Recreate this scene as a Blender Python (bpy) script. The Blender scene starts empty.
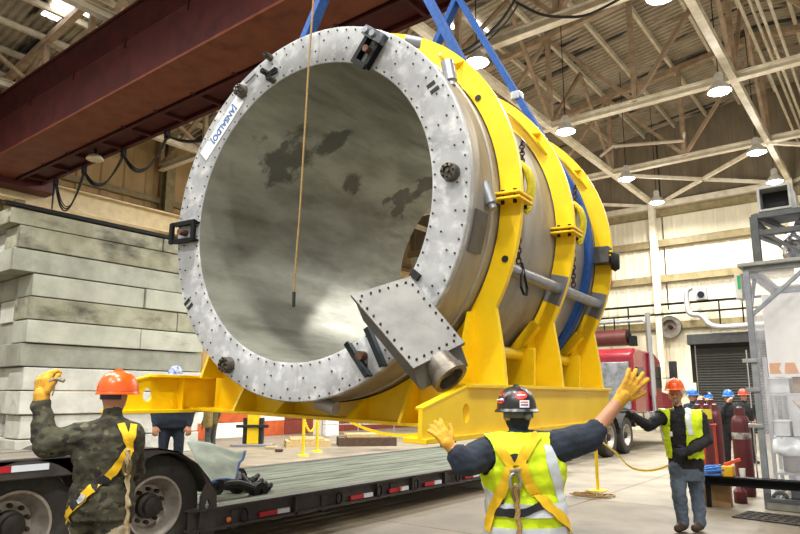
import bpy, bmesh, math, random
from mathutils import Vector, Matrix, noise
from mathutils.bvhtree import BVHTree
from mathutils.geometry import tessellate_polygon
R = math.radians
scene = bpy.context.scene
col = scene.collection
random.seed(7)

# ------------------------------------------------------------------ camera
# world: +Y runs down the length of the hall, X across it, floor at z = 0
FPX, PITCH, CY, YAW, EYE = 643.84, .1763, 281.53, .6589, 1.68
cam_d = bpy.data.cameras.new('camera')
cam = bpy.data.objects.new('camera', cam_d); col.objects.link(cam)
cam_d.sensor_width = 36; cam_d.lens = FPX / 800 * 36; cam_d.shift_y = (CY - 267) / 800
cam_d.clip_end = 300
cam.location = (0, 0, EYE); cam.rotation_euler = (math.pi / 2 + PITCH, 0, YAW)
scene.camera = cam

# ------------------------------------------------------------------ world and exposure
w = bpy.data.worlds.new('hall_air'); scene.world = w; w.use_nodes = True
w.node_tree.nodes['Background'].inputs[0].default_value = (1.0, .97, .92, 1)
w.node_tree.nodes['Background'].inputs[1].default_value = .85
vs = scene.view_settings
vs.view_transform = 'Standard'; vs.look = 'None'; vs.gamma = 1; vs.exposure = -0.1
vs.use_curve_mapping = False
LAMP_W = 560.0

# ------------------------------------------------------------------ layout helpers
_c, _s = math.cos(YAW), math.sin(YAW)
O0 = Vector((0, 0, EYE))
def ray(x, y):
    a, b = (x - 400) / FPX, (CY - y) / FPX
    l = (a, math.cos(PITCH) - b * math.sin(PITCH), math.sin(PITCH) + b * math.cos(PITCH))
    return Vector((_c * l[0] - _s * l[1], _s * l[0] + _c * l[1], l[2]))
def atz(x, y, z): r = ray(x, y); return O0 + r * ((z - EYE) / r.z)
def atx(x, y, X): r = ray(x, y); return O0 + r * (X / r.x)
def aty(x, y, Y): r = ray(x, y); return O0 + r * (Y / r.y)
def atd(x, y, d): r = ray(x, y); return O0 + r * (d / (-_s * r.x + _c * r.y))

# ------------------------------------------------------------------ mesh builder
class MB:
    def __init__(s, xf=None): s.v = []; s.f = []; s.m = []; s.xf = xf; s.sm = False
    def add(s, vs, fs, mi=0):
        b = len(s.v); s.v += [Vector(p) for p in vs]
        for f in fs: s.f.append([b + i for i in f]); s.m.append(mi)
    def box(s, lo, hi, mi=0):
        x0, y0, z0 = lo; x1, y1, z1 = hi
        s.add([(x0,y0,z0),(x1,y0,z0),(x1,y1,z0),(x0,y1,z0),(x0,y0,z1),(x1,y0,z1),(x1,y1,z1),(x0,y1,z1)],
              [(0,3,2,1),(4,5,6,7),(0,1,5,4),(1,2,6,5),(2,3,7,6),(3,0,4,7)], mi)
        return s
    def cbox(s, c, d, mi=0): return s.box([c[i]-d[i]/2 for i in range(3)], [c[i]+d[i]/2 for i in range(3)], mi)
    def bar(s, p0, p1, w, h, up=(0,0,1), mi=0):
        p0, p1 = Vector(p0), Vector(p1); d = (p1-p0).normalized(); u = Vector(up)
        if abs(d.dot(u)) > .98: u = Vector((1,0,0))
        r = d.cross(u).normalized()*(w/2); u = r.cross(d).normalized()*(h/2)
        q = [p+a*r+b*u for p in (p0,p1) for a,b in ((-1,-1),(1,-1),(1,1),(-1,1))]
        s.add(q, [(0,1,2,3),(7,6,5,4),(0,4,5,1),(1,5,6,2),(2,6,7,3),(3,7,4,0)], mi); return s
    def ibeam(s, p0, p1, w, h, tf=.03, tw=.02, up=(0,0,1)):
        p0, p1, u = Vector(p0), Vector(p1), Vector(up)
        s.bar(p0+u*(h/2-tf/2), p1+u*(h/2-tf/2), w, tf, up); s.bar(p0-u*(h/2-tf/2), p1-u*(h/2-tf/2), w, tf, up)
        s.bar(p0, p1, tw, h-2*tf, up); return s
    def rings(s, rs, closed_ends=True, loop=False, mi=0):
        n = len(rs[0]); b = len(s.v)
        for r in rs: s.v += [Vector(p) for p in r]
        k = len(rs)
        for i in range(k if loop else k-1):
            for j in range(n):
                a, c = b+i*n, b+((i+1)%k)*n
                s.f.append([a+j, a+(j+1)%n, c+(j+1)%n, c+j]); s.m.append(mi)
        if closed_ends and not loop:
            s.f.append([b+j for j in reversed(range(n))]); s.m.append(mi)
            s.f.append([b+(k-1)*n+j for j in range(n)]); s.m.append(mi)
        return s
    def cyl(s, p0, p1, r0, r1=None, n=12, mi=0):
        return s.tube([p0, p1], [r0, r0 if r1 is None else r1], n, mi)
    def tube(s, pts, r, n=8, mi=0):
        pts = [Vector(p) for p in pts]; rs = []
        d0 = (pts[1]-pts[0]).normalized(); u = Vector((0,0,1)) if abs(d0.z) < .9 else Vector((1,0,0))
        for i, p in enumerate(pts):
            a = pts[max(i-1,0)]; b = pts[min(i+1,len(pts)-1)]; d = (b-a)
            d = d.normalized() if d.length > 1e-9 else d0
            x = d.cross(u)
            if x.length < 1e-4: x = d.cross(Vector((0,1,0)))
            x.normalize(); u = x.cross(d).normalized()
            rr = r[i] if isinstance(r, (list, tuple)) else r
            rs.append([p + x*(rr*math.cos(2*math.pi*j/n)) + u*(rr*math.sin(2*math.pi*j/n)) for j in range(n)])
        return s.rings(rs, mi=mi)
    def lathe(s, prof, c=(0,0,0), ax=(0,0,1), n=32, loop=False, mi=0):
        # prof: (radius, height along ax)
        ax = Vector(ax).normalized(); x = ax.orthogonal().normalized(); y = ax.cross(x); c = Vector(c)
        rs = [[c+ax*h+(x*math.cos(2*math.pi*j/n)+y*math.sin(2*math.pi*j/n))*max(r,1e-4) for j in range(n)] for r,h in prof]
        return s.rings(rs, closed_ends=not loop, loop=loop, mi=mi)
    def prism(s, loops, frame, t, mi=0):
        # loops: [outer, hole, ...] of 2d points; frame: Matrix (x, y in plane, extruded 0..t along z)
        L3 = [[Vector((p[0],p[1],0)) for p in l] for l in loops]
        tri = tessellate_polygon(L3); flat = [p for l in L3 for p in l]; n = len(flat)
        vs = [frame@p for p in flat]+[frame@(p+Vector((0,0,t))) for p in flat]
        fs = []
        for a,b,c in tri:
            nn = (flat[b]-flat[a]).cross(flat[c]-flat[a]).z
            if nn > 0: fs += [(c,b,a),(a+n,b+n,c+n)]
            else: fs += [(a,b,c),(c+n,b+n,a+n)]
        o = 0
        for l in L3:
            k = len(l)
            for i in range(k): fs.append((o+i, o+(i+1)%k, o+(i+1)%k+n, o+i+n))
            o += k
        s.add(vs, fs, mi); return s
    def ball(s, c, r, n=12, m=8, mi=0):
        rx, ry, rz = (r,r,r) if not isinstance(r,(tuple,list)) else r
        c = Vector(c); rs = []
        for i in range(m+1):
            a = -math.pi/2+math.pi*i/m; k = max(math.cos(a), .003)
            rs.append([c+Vector((rx*k*math.cos(2*math.pi*j/n), ry*k*math.sin(2*math.pi*j/n), rz*math.sin(a))) for j in range(n)])
        return s.rings(rs, mi=mi)
    def mesh(s, name, mats, local=None):
        me = bpy.data.meshes.new(name)
        v = s.v
        if s.xf is not None: v = [s.xf@p for p in v]
        if local is not None: v = [local@p for p in v]
        me.from_pydata([tuple(p) for p in v], [], s.f)
        for m in mats: me.materials.append(m)
        if len(mats) > 1: me.polygons.foreach_set('material_index', s.m)
        bm = bmesh.new(); bm.from_mesh(me); bmesh.ops.recalc_face_normals(bm, faces=bm.faces); bm.to_mesh(me); bm.free()
        if s.sm:
            me.polygons.foreach_set('use_smooth', [True]*len(me.polygons))
            try: me.set_sharp_from_angle(angle=R(38))
            except Exception: pass
        me.update(); return me
    def build(s, name, mat, parent=None, bevel=0, smooth=False, label=None):
        s.sm = smooth
        mats = mat if isinstance(mat, (list, tuple)) else [mat]
        if parent is None:                       # a one-mesh thing: origin at its base
            w = [s.xf@p for p in s.v] if s.xf is not None else s.v
            o = Vector((sum((p.x for p in w))/len(w), sum((p.y for p in w))/len(w), min(p.z for p in w)))
            me = s.mesh(name, mats, Matrix.Translation(-o))
            ob = bpy.data.objects.new(name, me); col.objects.link(ob); ob.location = o
            WM[ob] = Matrix.Translation(o)
        else:
            me = s.mesh(name, mats, WM[parent].inverted())
            ob = bpy.data.objects.new(name, me); col.objects.link(ob); ob.parent = parent
            WM[ob] = WM[parent].copy()
        if bevel:
            b = ob.modifiers.new('bevel', 'BEVEL'); b.width = bevel; b.segments = 2; b.limit_method = 'ANGLE'; b.angle_limit = R(40)
        if label: ob['label'] = label
        return ob
WM = {}
_lab = bpy.data.scenes.new('workbench')          # meshes are evaluated here, then removed again
def eval_mesh(ob):
    _lab.collection.objects.link(ob); vl = _lab.view_layers[0]; vl.update()
    me = bpy.data.meshes.new_from_object(ob.evaluated_get(vl.depsgraph)); bpy.data.objects.remove(ob); return me
def empty(name, M, parent=None):
    o = bpy.data.objects.new(name, None); col.objects.link(o); o.empty_display_size = .1
    if not isinstance(M, Matrix): M = Matrix.Translation(Vector(M))
    if parent is None: o.matrix_world = M
    else: o.parent = parent; o.matrix_local = WM[parent].inverted()@M
    WM[o] = M.copy(); return o
def put(name, me, parent, M):
    o = bpy.data.objects.new(name, me); col.objects.link(o)
    o.parent = parent; o.matrix_local = (WM[parent].inverted() if parent else Matrix())@M; WM[o] = M.copy(); return o
def tag(o, label=None, cat=None, group=None, kind=None):
    if label: o['label'] = label
    if cat: o['category'] = cat
    if group: o['group'] = group
    if kind: o['kind'] = kind
    return o
def thing(name, M, label, cat, group=None): return tag(empty(name, M), label, cat, group)
def copy_tree(o, M, label=None):
    c = o.copy(); col.objects.link(c); c.matrix_world = M; WM[c] = M
    if label: c['label'] = label
    def rec(src, dst):
        for ch in [x for x in bpy.data.objects if x.parent == src]:
            d = ch.copy(); col.objects.link(d); d.parent = dst; WM[d] = M; rec(ch, d)
    rec(o, c); return c
def catmull(pts, n=6):
    P = [Vector(p) for p in pts]; out = []
    for i in range(len(P)-1):
        a, b, c, d = P[max(i-1,0)], P[i], P[i+1], P[min(i+2,len(P)-1)]
        for k in range(n):
            t = k/n
            out.append(.5*((2*b)+(c-a)*t+(2*a-5*b+4*c-d)*t*t+(3*b-a-3*c+d)*t**3))
    return out+[P[-1]]
def sag(p0, p1, drop, n=12):
    p0, p1 = Vector(p0), Vector(p1)
    return [p0.lerp(p1, i/n)-Vector((0,0,drop*4*(i/n)*(1-i/n))) for i in range(n+1)]
def arc(r, a0, a1, n): return [(r*math.cos(R(a0+(a1-a0)*i/n)), r*math.sin(R(a0+(a1-a0)*i/n))) for i in range(n+1)]

# ------------------------------------------------------------------ materials
def lin(c):
    if isinstance(c, str):
        c = [int(c[i:i+2], 16)/255 for i in (1,3,5)]
        c = [x/12.92 if x <= .04045 else ((x+.055)/1.055)**2.4 for x in c]
    return (c[0], c[1], c[2], 1)
MATS = {}
def pm(name, c1, c2=None, scale=6, rough=.6, metal=0, bump=0, bscale=40, mid=(.35,.65), stretch=(1,1,1),
       c3=None, s3=1.5, r3=(.55,.7), rand=0, spec=.5, emit=0, alpha=None, trans=0, rvar=0, stretch3=None, coat=0):
    if name in MATS: return MATS[name]
    m = bpy.data.materials.new(name); m.use_nodes = True; nt = m.node_tree; N = nt.nodes; L = nt.links
    b = N['Principled BSDF']
    b.inputs['Roughness'].default_value = rough; b.inputs['Metallic'].default_value = metal
    b.inputs['Specular IOR Level'].default_value = spec
    if coat: b.inputs['Coat Weight'].default_value = coat
    b.inputs['Base Color'].default_value = lin(c1)
    tc = N.new('ShaderNodeTexCoord')
    def noise_fac(sc, lo, hi, st, det=5):
        mp = N.new('ShaderNodeMapping'); mp.inputs['Scale'].default_value = st
        L.new(tc.outputs['Object'], mp.inputs['Vector'])
        n = N.new('ShaderNodeTexNoise'); n.inputs['Scale'].default_value = sc; n.inputs['Detail'].default_value = det
        n.inputs['Roughness'].default_value = .6
        L.new(mp.outputs['Vector'], n.inputs['Vector'])
        r = N.new('ShaderNodeMapRange'); r.inputs['From Min'].default_value = lo; r.inputs['From Max'].default_value = hi
        L.new(n.outputs['Fac'], r.inputs['Value']); return r.outputs['Result'], n.outputs['Fac']
    colr = None; raw = None
    def mix(fac, a, bcol):
        x = N.new('ShaderNodeMix'); x.data_type = 'RGBA'
        L.new(fac, x.inputs['Factor'])
        if isinstance(a, tuple): x.inputs['A'].default_value = a
        else: L.new(a, x.inputs['A'])
        x.inputs['B'].default_value = bcol; return x.outputs['Result']
    if c2:
        fac, raw = noise_fac(scale, mid[0], mid[1], stretch); colr = mix(fac, lin(c1), lin(c2))
    if c3:
        fac3, _ = noise_fac(s3, r3[0], r3[1], stretch3 or stretch, 6); colr = mix(fac3, colr or lin(c1), lin(c3))
    if rand:
        oi = N.new('ShaderNodeObjectInfo'); mr = N.new('ShaderNodeMapRange')
        mr.inputs['To Min'].default_value = 1-rand; mr.inputs['To Max'].default_value = 1+rand
        L.new(oi.outputs['Random'], mr.inputs['Value'])
        h = N.new('ShaderNodeHueSaturation'); L.new(mr.outputs['Result'], h.inputs['Value'])
        if colr: L.new(colr, h.inputs['Color'])
        else: h.inputs['Color'].default_value = lin(c1)
        colr = h.outputs['Color']
    if colr: L.new(colr, b.inputs['Base Color'])
    if rvar and raw:
        r2 = N.new('ShaderNodeMapRange'); r2.inputs['To Min'].default_value = rough-rvar; r2.inputs['To Max'].default_value = rough+rvar
        L.new(raw, r2.inputs['Value']); L.new(r2.outputs['Result'], b.inputs['Roughness'])
    if bump:
        _, f = noise_fac(bscale, 0, 1, stretch, 4)
        bp = N.new('ShaderNodeBump'); bp.inputs['Strength'].default_value = bump; bp.inputs['Distance'].default_value = .02
        L.new(f, bp.inputs['Height']); L.new(bp.outputs['Normal'], b.inputs['Normal'])
    if emit:
        b.inputs['Emission Color'].default_value = lin(c1); b.inputs['Emission Strength'].default_value = emit
    if trans: b.inputs['Transmission Weight'].default_value = trans; b.inputs['IOR'].default_value = 1.1
    if alpha is not None:
        b.inputs['Alpha'].default_value = alpha
    MATS[name] = m; return m
def camo():
    m = bpy.data.materials.new('camouflage_cloth'); m.use_nodes = True; nt = m.node_tree; N = nt.nodes; L = nt.links
    tc = N.new('ShaderNodeTexCoord'); last = None
    for i, (c, sc, thr) in enumerate((('#39382b',7,0), ('#4a4a38',9,.52), ('#25211b',11,.55), ('#5f5945',13,.62))):
        if i == 0: last = lin(c); continue
        mp = N.new('ShaderNodeMapping'); mp.inputs['Location'].default_value = (i*3.1,i*1.7,i*5.3); mp.inputs['Scale'].default_value = (1,1,1.4)
        L.new(tc.outputs['Object'], mp.inputs['Vector'])
        n = N.new('ShaderNodeTexNoise'); n.inputs['Scale'].default_value = sc; n.inputs['Detail'].default_value = 2
        L.new(mp.outputs['Vector'], n.inputs['Vector'])
        r = N.new('ShaderNodeMapRange'); r.inputs['From Min'].default_value = thr; r.inputs['From Max'].default_value = thr+.03
        L.new(n.outputs['Fac'], r.inputs['Value'])
        x = N.new('ShaderNodeMix'); x.data_type = 'RGBA'; L.new(r.outputs['Result'], x.inputs['Factor'])
        if isinstance(last, tuple): x.inputs['A'].default_value = last
        else: L.new(last, x.inputs['A'])
        x.inputs['B'].default_value = lin(c); last = x.outputs['Result']
    b = N['Principled BSDF']; L.new(last, b.inputs['Base Color']); b.inputs['Roughness'].default_value = .9
    return m
M_floor = pm('floor_concrete', '#8f8675', '#71695b', 1.2, .5, 0, .08, 30, (.35,.7), c3='#575147', s3=.4, r3=(.54,.66), rvar=.2)
M_floor2 = pm('floor_concrete_near', '#776b57', '#5e5545', 1.2, .5, 0, .08, 30, (.35,.7), c3='#443d32', s3=.45, r3=(.55,.68), rvar=.2)  # darker concrete tone for the near slabs
M_cream = pm('cream_cladding', '#e2dbc2', '#d3cab0', 1.5, .6, 0, stretch=(1,1,.25), c3='#a39a80', s3=1.1, r3=(.64,.82))
M_tan = pm('tan_steel', '#94865f', '#786b48', 3, .55)
M_truss = pm('truss_paint', '#b39c80', '#957e64', 4, .6, rand=.12)
M_chord = pm('chord_paint', '#ded6c1', '#c6bba0', 3, .55, rand=.05)
M_deckroof = pm('roof_metal', '#b3a993', '#968c77', 1.0, .6, .0, c3='#3b362f', s3=.8, r3=(.56,.62), stretch3=(.3,1.6,.3))
M_yellow = pm('yellow_paint', '#fbd404', '#f2c500', 2.5, .45, 0, .03, 15, c3='#c39a18', s3=1.4, r3=(.68,.84), coat=.1)
M_steel = pm('vessel_steel', '#b4b6b8', '#9a9c9f', 4, .5, .2, .05, 20, (.35,.65), c3='#d2d4d5', s3=6, r3=(.5,.68))
M_bore = pm('bore_steel', '#9fa095', '#84857a', 3.2, .42, .45, .08, 30, (.36,.64), stretch=(1.2,.4,1.2), c3='#6d6d60', s3=2.5, r3=(.56,.74), stretch3=(1.5,.4,1.5), rvar=.12)
M_shell = pm('shell_steel', '#a9a59e', '#8d877e', 1.5, .5, .3, .06, 30, stretch=(1,2,1), c3='#74685a', s3=1.2, r3=(.58,.75))
M_box = pm('box_steel', '#6c6b69', '#595856', 4, .5, .45, .05, 40)
M_dark = pm('dark_steel', '#121315', '#0a0b0c', 12, .6, 0, spec=.2)
M_black = pm('black_rubber', '#171717', '#222222', 20, .75, 0, .1, 60)
M_blue = pm('sling_blue', '#164f9a', '#0e3c7a', 30, .8, 0, .2, 200)
M_crane = pm('crane_red', '#4a1d1b', '#3a1717', 2, .75, 0, .03, 20, c3='#2a1111', s3=1, r3=(.6,.8), spec=.2)
M_crlow = pm('crane_red_underlit', '#73402c', '#613424', 2, .7, 0, .03, 20, c3='#54241a', s3=1, r3=(.6,.8), spec=.2)  # girder underside: light bounced up from the floor painted in as orange
M_cable = pm('cable_black', '#111111', '#1c1c1c', 10, .6)
M_chrome = pm('chrome', '#d8d9dc', None, rough=.15, metal=1)
M_white = pm('white_paint', '#e7e6e0', '#d6d4cb', 8, .6)
M_rope = pm('hemp_rope', '#a98a57', '#84693c', 60, .9, 0, .3, 120)
M_grey = pm('grey_steel', '#a7aab0', '#8e9298', 6, .4, .5)
M_wood = pm('pale_wood', '#c9b182', '#ab9263', 8, .8, stretch=(1,6,6), rand=.15)
M_woodd = pm('dark_wood', '#5a4636', '#43332a', 8, .85, rand=.15)
M_lamp = pm('lamp_glass', '#f4fbff', rough=.4, emit=22)

# ------------------------------------------------------------------ lamps (the hall's own high bay lamps)
LAMPX, LAMPY = (-3.5, -8.45), (14.4, 20.4, 26.7, 31.0)

# ================================================================== floor
fl = empty('floor', (0,0,0)); tag(fl, 'stained pale concrete hall floor with saw-cut joints', kind='structure')
sub = MB(); sub.box((-34,-12,-.4), (16,36,-.14)); sub.build('floor_base', pm('joint_dark', '#4b463e'), fl)
xs = [-34,-27.5,-21,-14.5,-9.2,-4.3,1.7,8.2,16]; ys = [-12,-5.6,.8,7.2,10.75,16.6,23,29.4,36]
for i in range(len(xs)-1):
    for j in range(len(ys)-1):
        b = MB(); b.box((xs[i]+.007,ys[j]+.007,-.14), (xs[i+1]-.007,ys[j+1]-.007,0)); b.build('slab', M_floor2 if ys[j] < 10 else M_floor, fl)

# ================================================================== back wall (across the hall at Y = 34)
YW = 34.0
wb = empty('wall_back', (-8,YW,0)); tag(wb, 'ribbed cream end wall with girts and pipes', kind='structure')
def ribbed(x0, x1, z0, z1, y=YW, pitch=.5, d=.025):
    m = MB(); x = x0; prof = []
    while x < x1: prof += [(x,y),(x+pitch*.62,y),(x+pitch*.7,y-d),(x+pitch*.92,y-d)]; x += pitch
    prof.append((x1,y))
    n = len(prof); m.add([(p[0],p[1],z0) for p in prof]+[(p[0],p[1],z1) for p in prof], [(i,i+1,i+1+n,i+n) for i in range(n-1)])
    m.box((x0,y+.06,z0),(x1,y+.25,z1)); return m
DX0, DX1, DZ = -8.0, -3.4, 4.15
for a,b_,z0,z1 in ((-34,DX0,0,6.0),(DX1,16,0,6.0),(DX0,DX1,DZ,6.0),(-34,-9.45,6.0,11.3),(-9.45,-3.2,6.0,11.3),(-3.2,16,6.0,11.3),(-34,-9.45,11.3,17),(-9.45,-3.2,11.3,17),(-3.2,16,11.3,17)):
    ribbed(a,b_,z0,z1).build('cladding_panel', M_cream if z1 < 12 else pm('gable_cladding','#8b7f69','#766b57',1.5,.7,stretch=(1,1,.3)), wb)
for z in (2.0, 5.05, 7.45, 9.3, 10.9):
    for a,b_ in ((-34,-9.6),(-9.3,DX0 if z < 4.2 else -3.4),(-3.0,16)):
        g = MB(); g.box((a,YW-.26,z-.02),(b_,YW-.05,z+.32)); g.box((a,YW-.3,z-.05),(b_,YW-.05,z-.02)); g.build('girt', M_tan if z > 3 else M_cream, wb, .01)
for x in (-21.9,-15.65,-9.43,-3.24,3):
    c = MB(); c.ibeam((x,YW-.45,0),(x,YW-.45,11.6),.3,.36,.04,.03,(0,1,0)); c.build('column', M_chord, wb)
for a,b_,z in ((-16,-9.6,11.2),(-9.3,-3.4,11.25)):
    g = MB(); g.box((a,YW-.6,z),(b_,YW-.05,z+.3)); g.build('eave_beam', M_chord, wb, .01)
# roll-up door
d1 = empty('door_1', ((DX0+DX1)/2,YW,0)); tag(d1, 'dark grey roll-up door in the end wall', kind='structure')
MDOOR = pm('door_slat', '#26271f', '#1d1e18', 3, .75, 0)
z = 0
sl = MB(); sl.box((DX0+.06,YW-.02,0),(DX1-.06,YW+.03,.125))
sl.add([(DX0+.06,YW-.05,.06),(DX1-.06,YW-.05,.06),(DX1-.06,YW-.02,.12),(DX0+.06,YW-.02,.12),(DX1-.06,YW-.02,0),(DX0+.06,YW-.02,0)], [(0,1,2,3),(5,4,1,0)])
slm = sl.mesh('slat', [MDOOR], Matrix.Translation((-(DX0+DX1)/2,-YW,0)))
for i in range(33): put('slat', slm, d1, Matrix.Translation(((DX0+DX1)/2,YW,.127*i)))
h = MB(); h.box((DX0-.2,YW-.5,DZ),(DX1+.2,YW-.06,DZ+.5)); h.build('roll_housing', pm('housing_dark', '#3b3d3c', '#2c2d2d', 4, .5), d1, .03)
for x in (DX0-.07, DX1+.07):
    g = MB(); g.box((x-.09,YW-.12,0),(x+.09,YW-.05,DZ)); g.build('guide_rail', M_dark, d1, .008)

# pipes and gear on the back wall
def pipe(name, pts, r, mat, label, cat='pipe', n=10):
    m = MB(); m.tube(pts, r, n); return tag(m.build(name, mat, smooth=True), label, cat)
yp = YW-.55
pipe('wall_pipe', [(-15,yp,6.22),(-3,yp,6.22)], .06, M_dark, 'thin dark pipe, uppermost run along the cream end wall')
pipe('wall_pipe', [(-15,yp-.1,5.72),(-3,yp-.1,5.72)], .05, M_dark, 'thin dark pipe just below the uppermost pipe on the end wall')
pipe('wall_pipe', [(-15,yp-.1,5.5),(-10.2,yp-.1,5.5),(-10.0,yp-.1,5.3),(-10.0,yp-.1,.0)], .1, M_grey, 'grey pipe turning down beside the wall column behind the truck')
sgp = catmull([(-7.7,yp-.2,6.9),(-7.95,yp-.2,6.75),(-8.0,yp-.2,6.2),(-7.9,yp-.2,5.65),(-7.4,yp-.2,5.5),(-7.1,yp-.2,5.1),(-6.7,yp-.2,4.92),(-6.2,yp-.2,4.9)],4)+[Vector((-2.5,yp-.2,4.95))]
pipe('vent_duct', sgp, .13, pm('duct_grey', '#b9babb', '#9b9d9f', 4, .45, .4), 'pale grey S-bent duct above the roll-up door', 'duct')
t = thing('wall_valve', (-7.65,yp-.2,6.35), 'grey valve box hanging by the S-bent duct', 'valve')
m = MB(); m.cbox((-7.3,yp-.2,6.55),(.5,.3,.6)); m.build('valve_body', M_grey, t, .03)
m = MB(); m.cyl((-7.3,yp-.4,6.5),(-7.3,yp-.2,6.5),.16,n=16); m.build('hand_wheel', M_dark, t)
for k,(x0,z0,z1) in enumerate(((-12.2,5.55,4.75),(-10.9,6.2,4.9),(-6.6,6.2,4.9),(-5.6,6.2,4.9))):
    pipe('pipe_drop', [(x0,yp-.1,z1),(x0,yp-.1,z0)], .035, M_dark, ['thin dark drop pipe above the red heater','thin dark drop pipe left of the wall column','thin dark drop pipe over the left half of the roll-up door','thin dark drop pipe over the right half of the roll-up door'][k])
t = thing('wall_fan', (-8.95,YW-.3,4.55), 'round grey wall fan beside the roll-up door', 'fan')
m = MB(); m.lathe([(.36,-.1),(.52,-.1),(.55,0),(.55,.25),(.36,.25)], (-8.95,YW-.3,5.08),(0,-1,0),24,loop=True); m.build('fan_shroud', pm('fan_grey', '#6d6a62', '#57544d', 5, .6), t, smooth=True)
m = MB(); m.cyl((-8.95,YW-.28,5.08),(-8.95,YW-.2,5.08),.36,n=24); m.build('fan_grille', pm('fan_rust', '#8d7a6c', '#6f5f55', 9, .7), t)
m = MB(); m.cyl((-8.95,YW-.55,5.08),(-8.95,YW-.25,5.08),.1,n=12); m.build('fan_hub', M_dark, t)
t = thing('unit_heater', (-12.2,32.6,3.7), 'dark red cylindrical heater hung on the end wall above the truck', 'heater')
m = MB(); m.cyl((-13.8,32.6,4.6),(-10.75,32.6,4.6),.42,n=24); m.build('heater_drum', pm('heater_red', '#5d231f', '#481c1a', 4, .5), t, smooth=True)
m = MB(); m.cyl((-10.75,32.6,4.6),(-10.65,32.6,4.6),.3,n=16); m.cbox((-10.5,32.6,4.4),(.3,.4,.5)); m.build('burner_box', M_dark, t)
for x in (-13,-11.4):
    m = MB(); m.cyl((x,32.6,4.9),(x,32.6,5.6),.03); m.build('hanger_rod', M_dark, t)
m = MB(); m.box((-13.6,YW-.42,7.5),(-11.75,YW-.34,7.95)); tag(m.build('red_sign_board', pm('sign_red', '#8f2c28', '#7c2421', 6, .5)), 'narrow dark red board on the end wall near the yellow frame', 'sign')

# ================================================================== left wall with crane runway
XL = -25.5
wl = empty('wall_left', (XL,10,0)); tag(wl, 'warm beige side wall behind the concrete blocks', kind='structure')
MWL = pm('beige_cladding', '#b89a6b', '#a58859', 1.2, .65, stretch=(1,1,.3), c3='#8a6f47', s3=.8, r3=(.6,.8))
def ribbed_y(y0, y1, z0, z1, x):
    m = MB(); prof = []; y = y0
    while y < y1: prof += [(x,y),(x,y+.55),(x+.06,y+.62),(x+.06,y+.92)]; y += 1.0
    prof.append((x,y1)); n = len(prof)
    m.add([(p[0],p[1],z0) for p in prof]+[(p[0],p[1],z1) for p in prof], [(i,i+1,i+1+n,i+n) for i in range(n-1)])
    m.box((x-.25,y0,z0),(x-.05,y1,z1)); return m
for y0,y1 in ((-4,2.6),(2.6,9),(9,15.4),(15.4,21.8),(21.8,28.2),(28.2,34)):
    for z0,z1 in ((0,6.9),(8.3,10.2),(10.2,14.6)): ribbed_y(y0+.01,y1-.01,z0,z1,XL).build('cladding_panel', MWL, wl)
    g = MB(); g.box((XL,y0+.1,10.1),(XL+.25,y1-.1,10.35)); g.build('girt', M_tan, wl, .01)
    c = MB(); c.ibeam((XL+.45,y0,0),(XL+.45,y0,13.6),.4,.5,.04,.03,(1,0,0)); c.build('column', M_tan, wl)
rg = MB(); rg.ibeam((-23.9,-4,8.85),(-23.9,34,8.85),.5,.85,.06,.03); rg.build('runway_girder', pm('runway_cream', '#d9c79c', '#c5b084', 3, .5), wl)
rr = MB(); rr.box((-23.95,-4,9.28),(-23.85,34,9.36)); rr.build('runway_rail', M_dark, wl)
for k,y in enumerate((2.6,9,15.4,21.8)):
    b = MB(); b.prism([[(0,0),(1.3,0),(1.3,-.15),(0,-1.0)]], Matrix(((1,0,0,-25.0),(0,0,-1,y+.15),(0,1,0,8.42),(0,0,0,1))), .3); b.build('bracket', M_tan, wl)
# window band between block top and runway
for k,(y0,y1) in enumerate(((-2,2.4),(2.8,8.8),(9.2,15.2),(15.6,21.6),(22,28))):
    wn = empty('window_%d' % (k+1), (XL,(y0+y1)/2,6.9)); tag(wn, 'bright translucent window strip low behind the crane runway', kind='structure')
    f = MB()
    n = 5
    for i in range(n+1):
        y = y0+(y1-y0)*i/n; f.box((XL-.1,y-.05,6.9),(XL+.08,y+.05,8.3))
    f.box((XL-.1,y0,6.9),(XL+.1,y1,7.0)); f.box((XL-.1,y0,8.2),(XL+.1,y1,8.3)); f.build('window_frame', M_tan, wn)
    for i in range(n):
        p = MB(); a = y0+(y1-y0)*i/n+.05; e = y0+(y1-y0)*(i+1)/n-.05
        p.box((XL-.04,a,7.0),(XL-.01,e,8.2)); p.build('pane', pm('daylit_pane', '#fff1d2', rough=.4, emit=2.2), wn)

# ================================================================== roof: deck, purlins, trusses, bracing
ce = empty('ceiling', (-8,15,11.6)); tag(ce, 'corrugated metal roof carried on painted steel trusses', kind='structure')
RX, RZ, SL = -3.2, 16.4, .13          # ridge
def rz(x): return RZ-SL*abs(x-RX)
def deckstrip(x0, x1, y0, y1):
    m = MB(); prof = []; y = y0
    while y < y1: prof += [(y,0),(y+.1,0),(y+.13,.06),(y+.23,.06)]; y += .26
    n = len(prof)
    m.add([(x0,p[0],rz(x0)+p[1]) for p in prof]+[(x1,p[0],rz(x1)+p[1]) for p in prof], [(i,i+1,i+1+n,i+n) for i in range(n-1)])
    m.add([(x0,y0,rz(x0)+.2),(x1,y0,rz(x1)+.2),(x1,y1,rz(x1)+.2),(x0,y1,rz(x0)+.2)], [(0,1,2,3)]); return m
TY = (-4.2, 2.2, 8.6, 15.0, 21.4, 27.8)
for a,b_ in ((-27,-21.9),(-21.9,-15.65),(-15.65,-9.43),(-9.43,-3.2),(-3.2,3),(3,9.2),(9.2,15.4)):
    for y0,y1 in zip(TY, TY[1:]+(34.2,)): deckstrip(a,b_,y0,y1).build('roof_panel', M_deckroof, ce)
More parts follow.
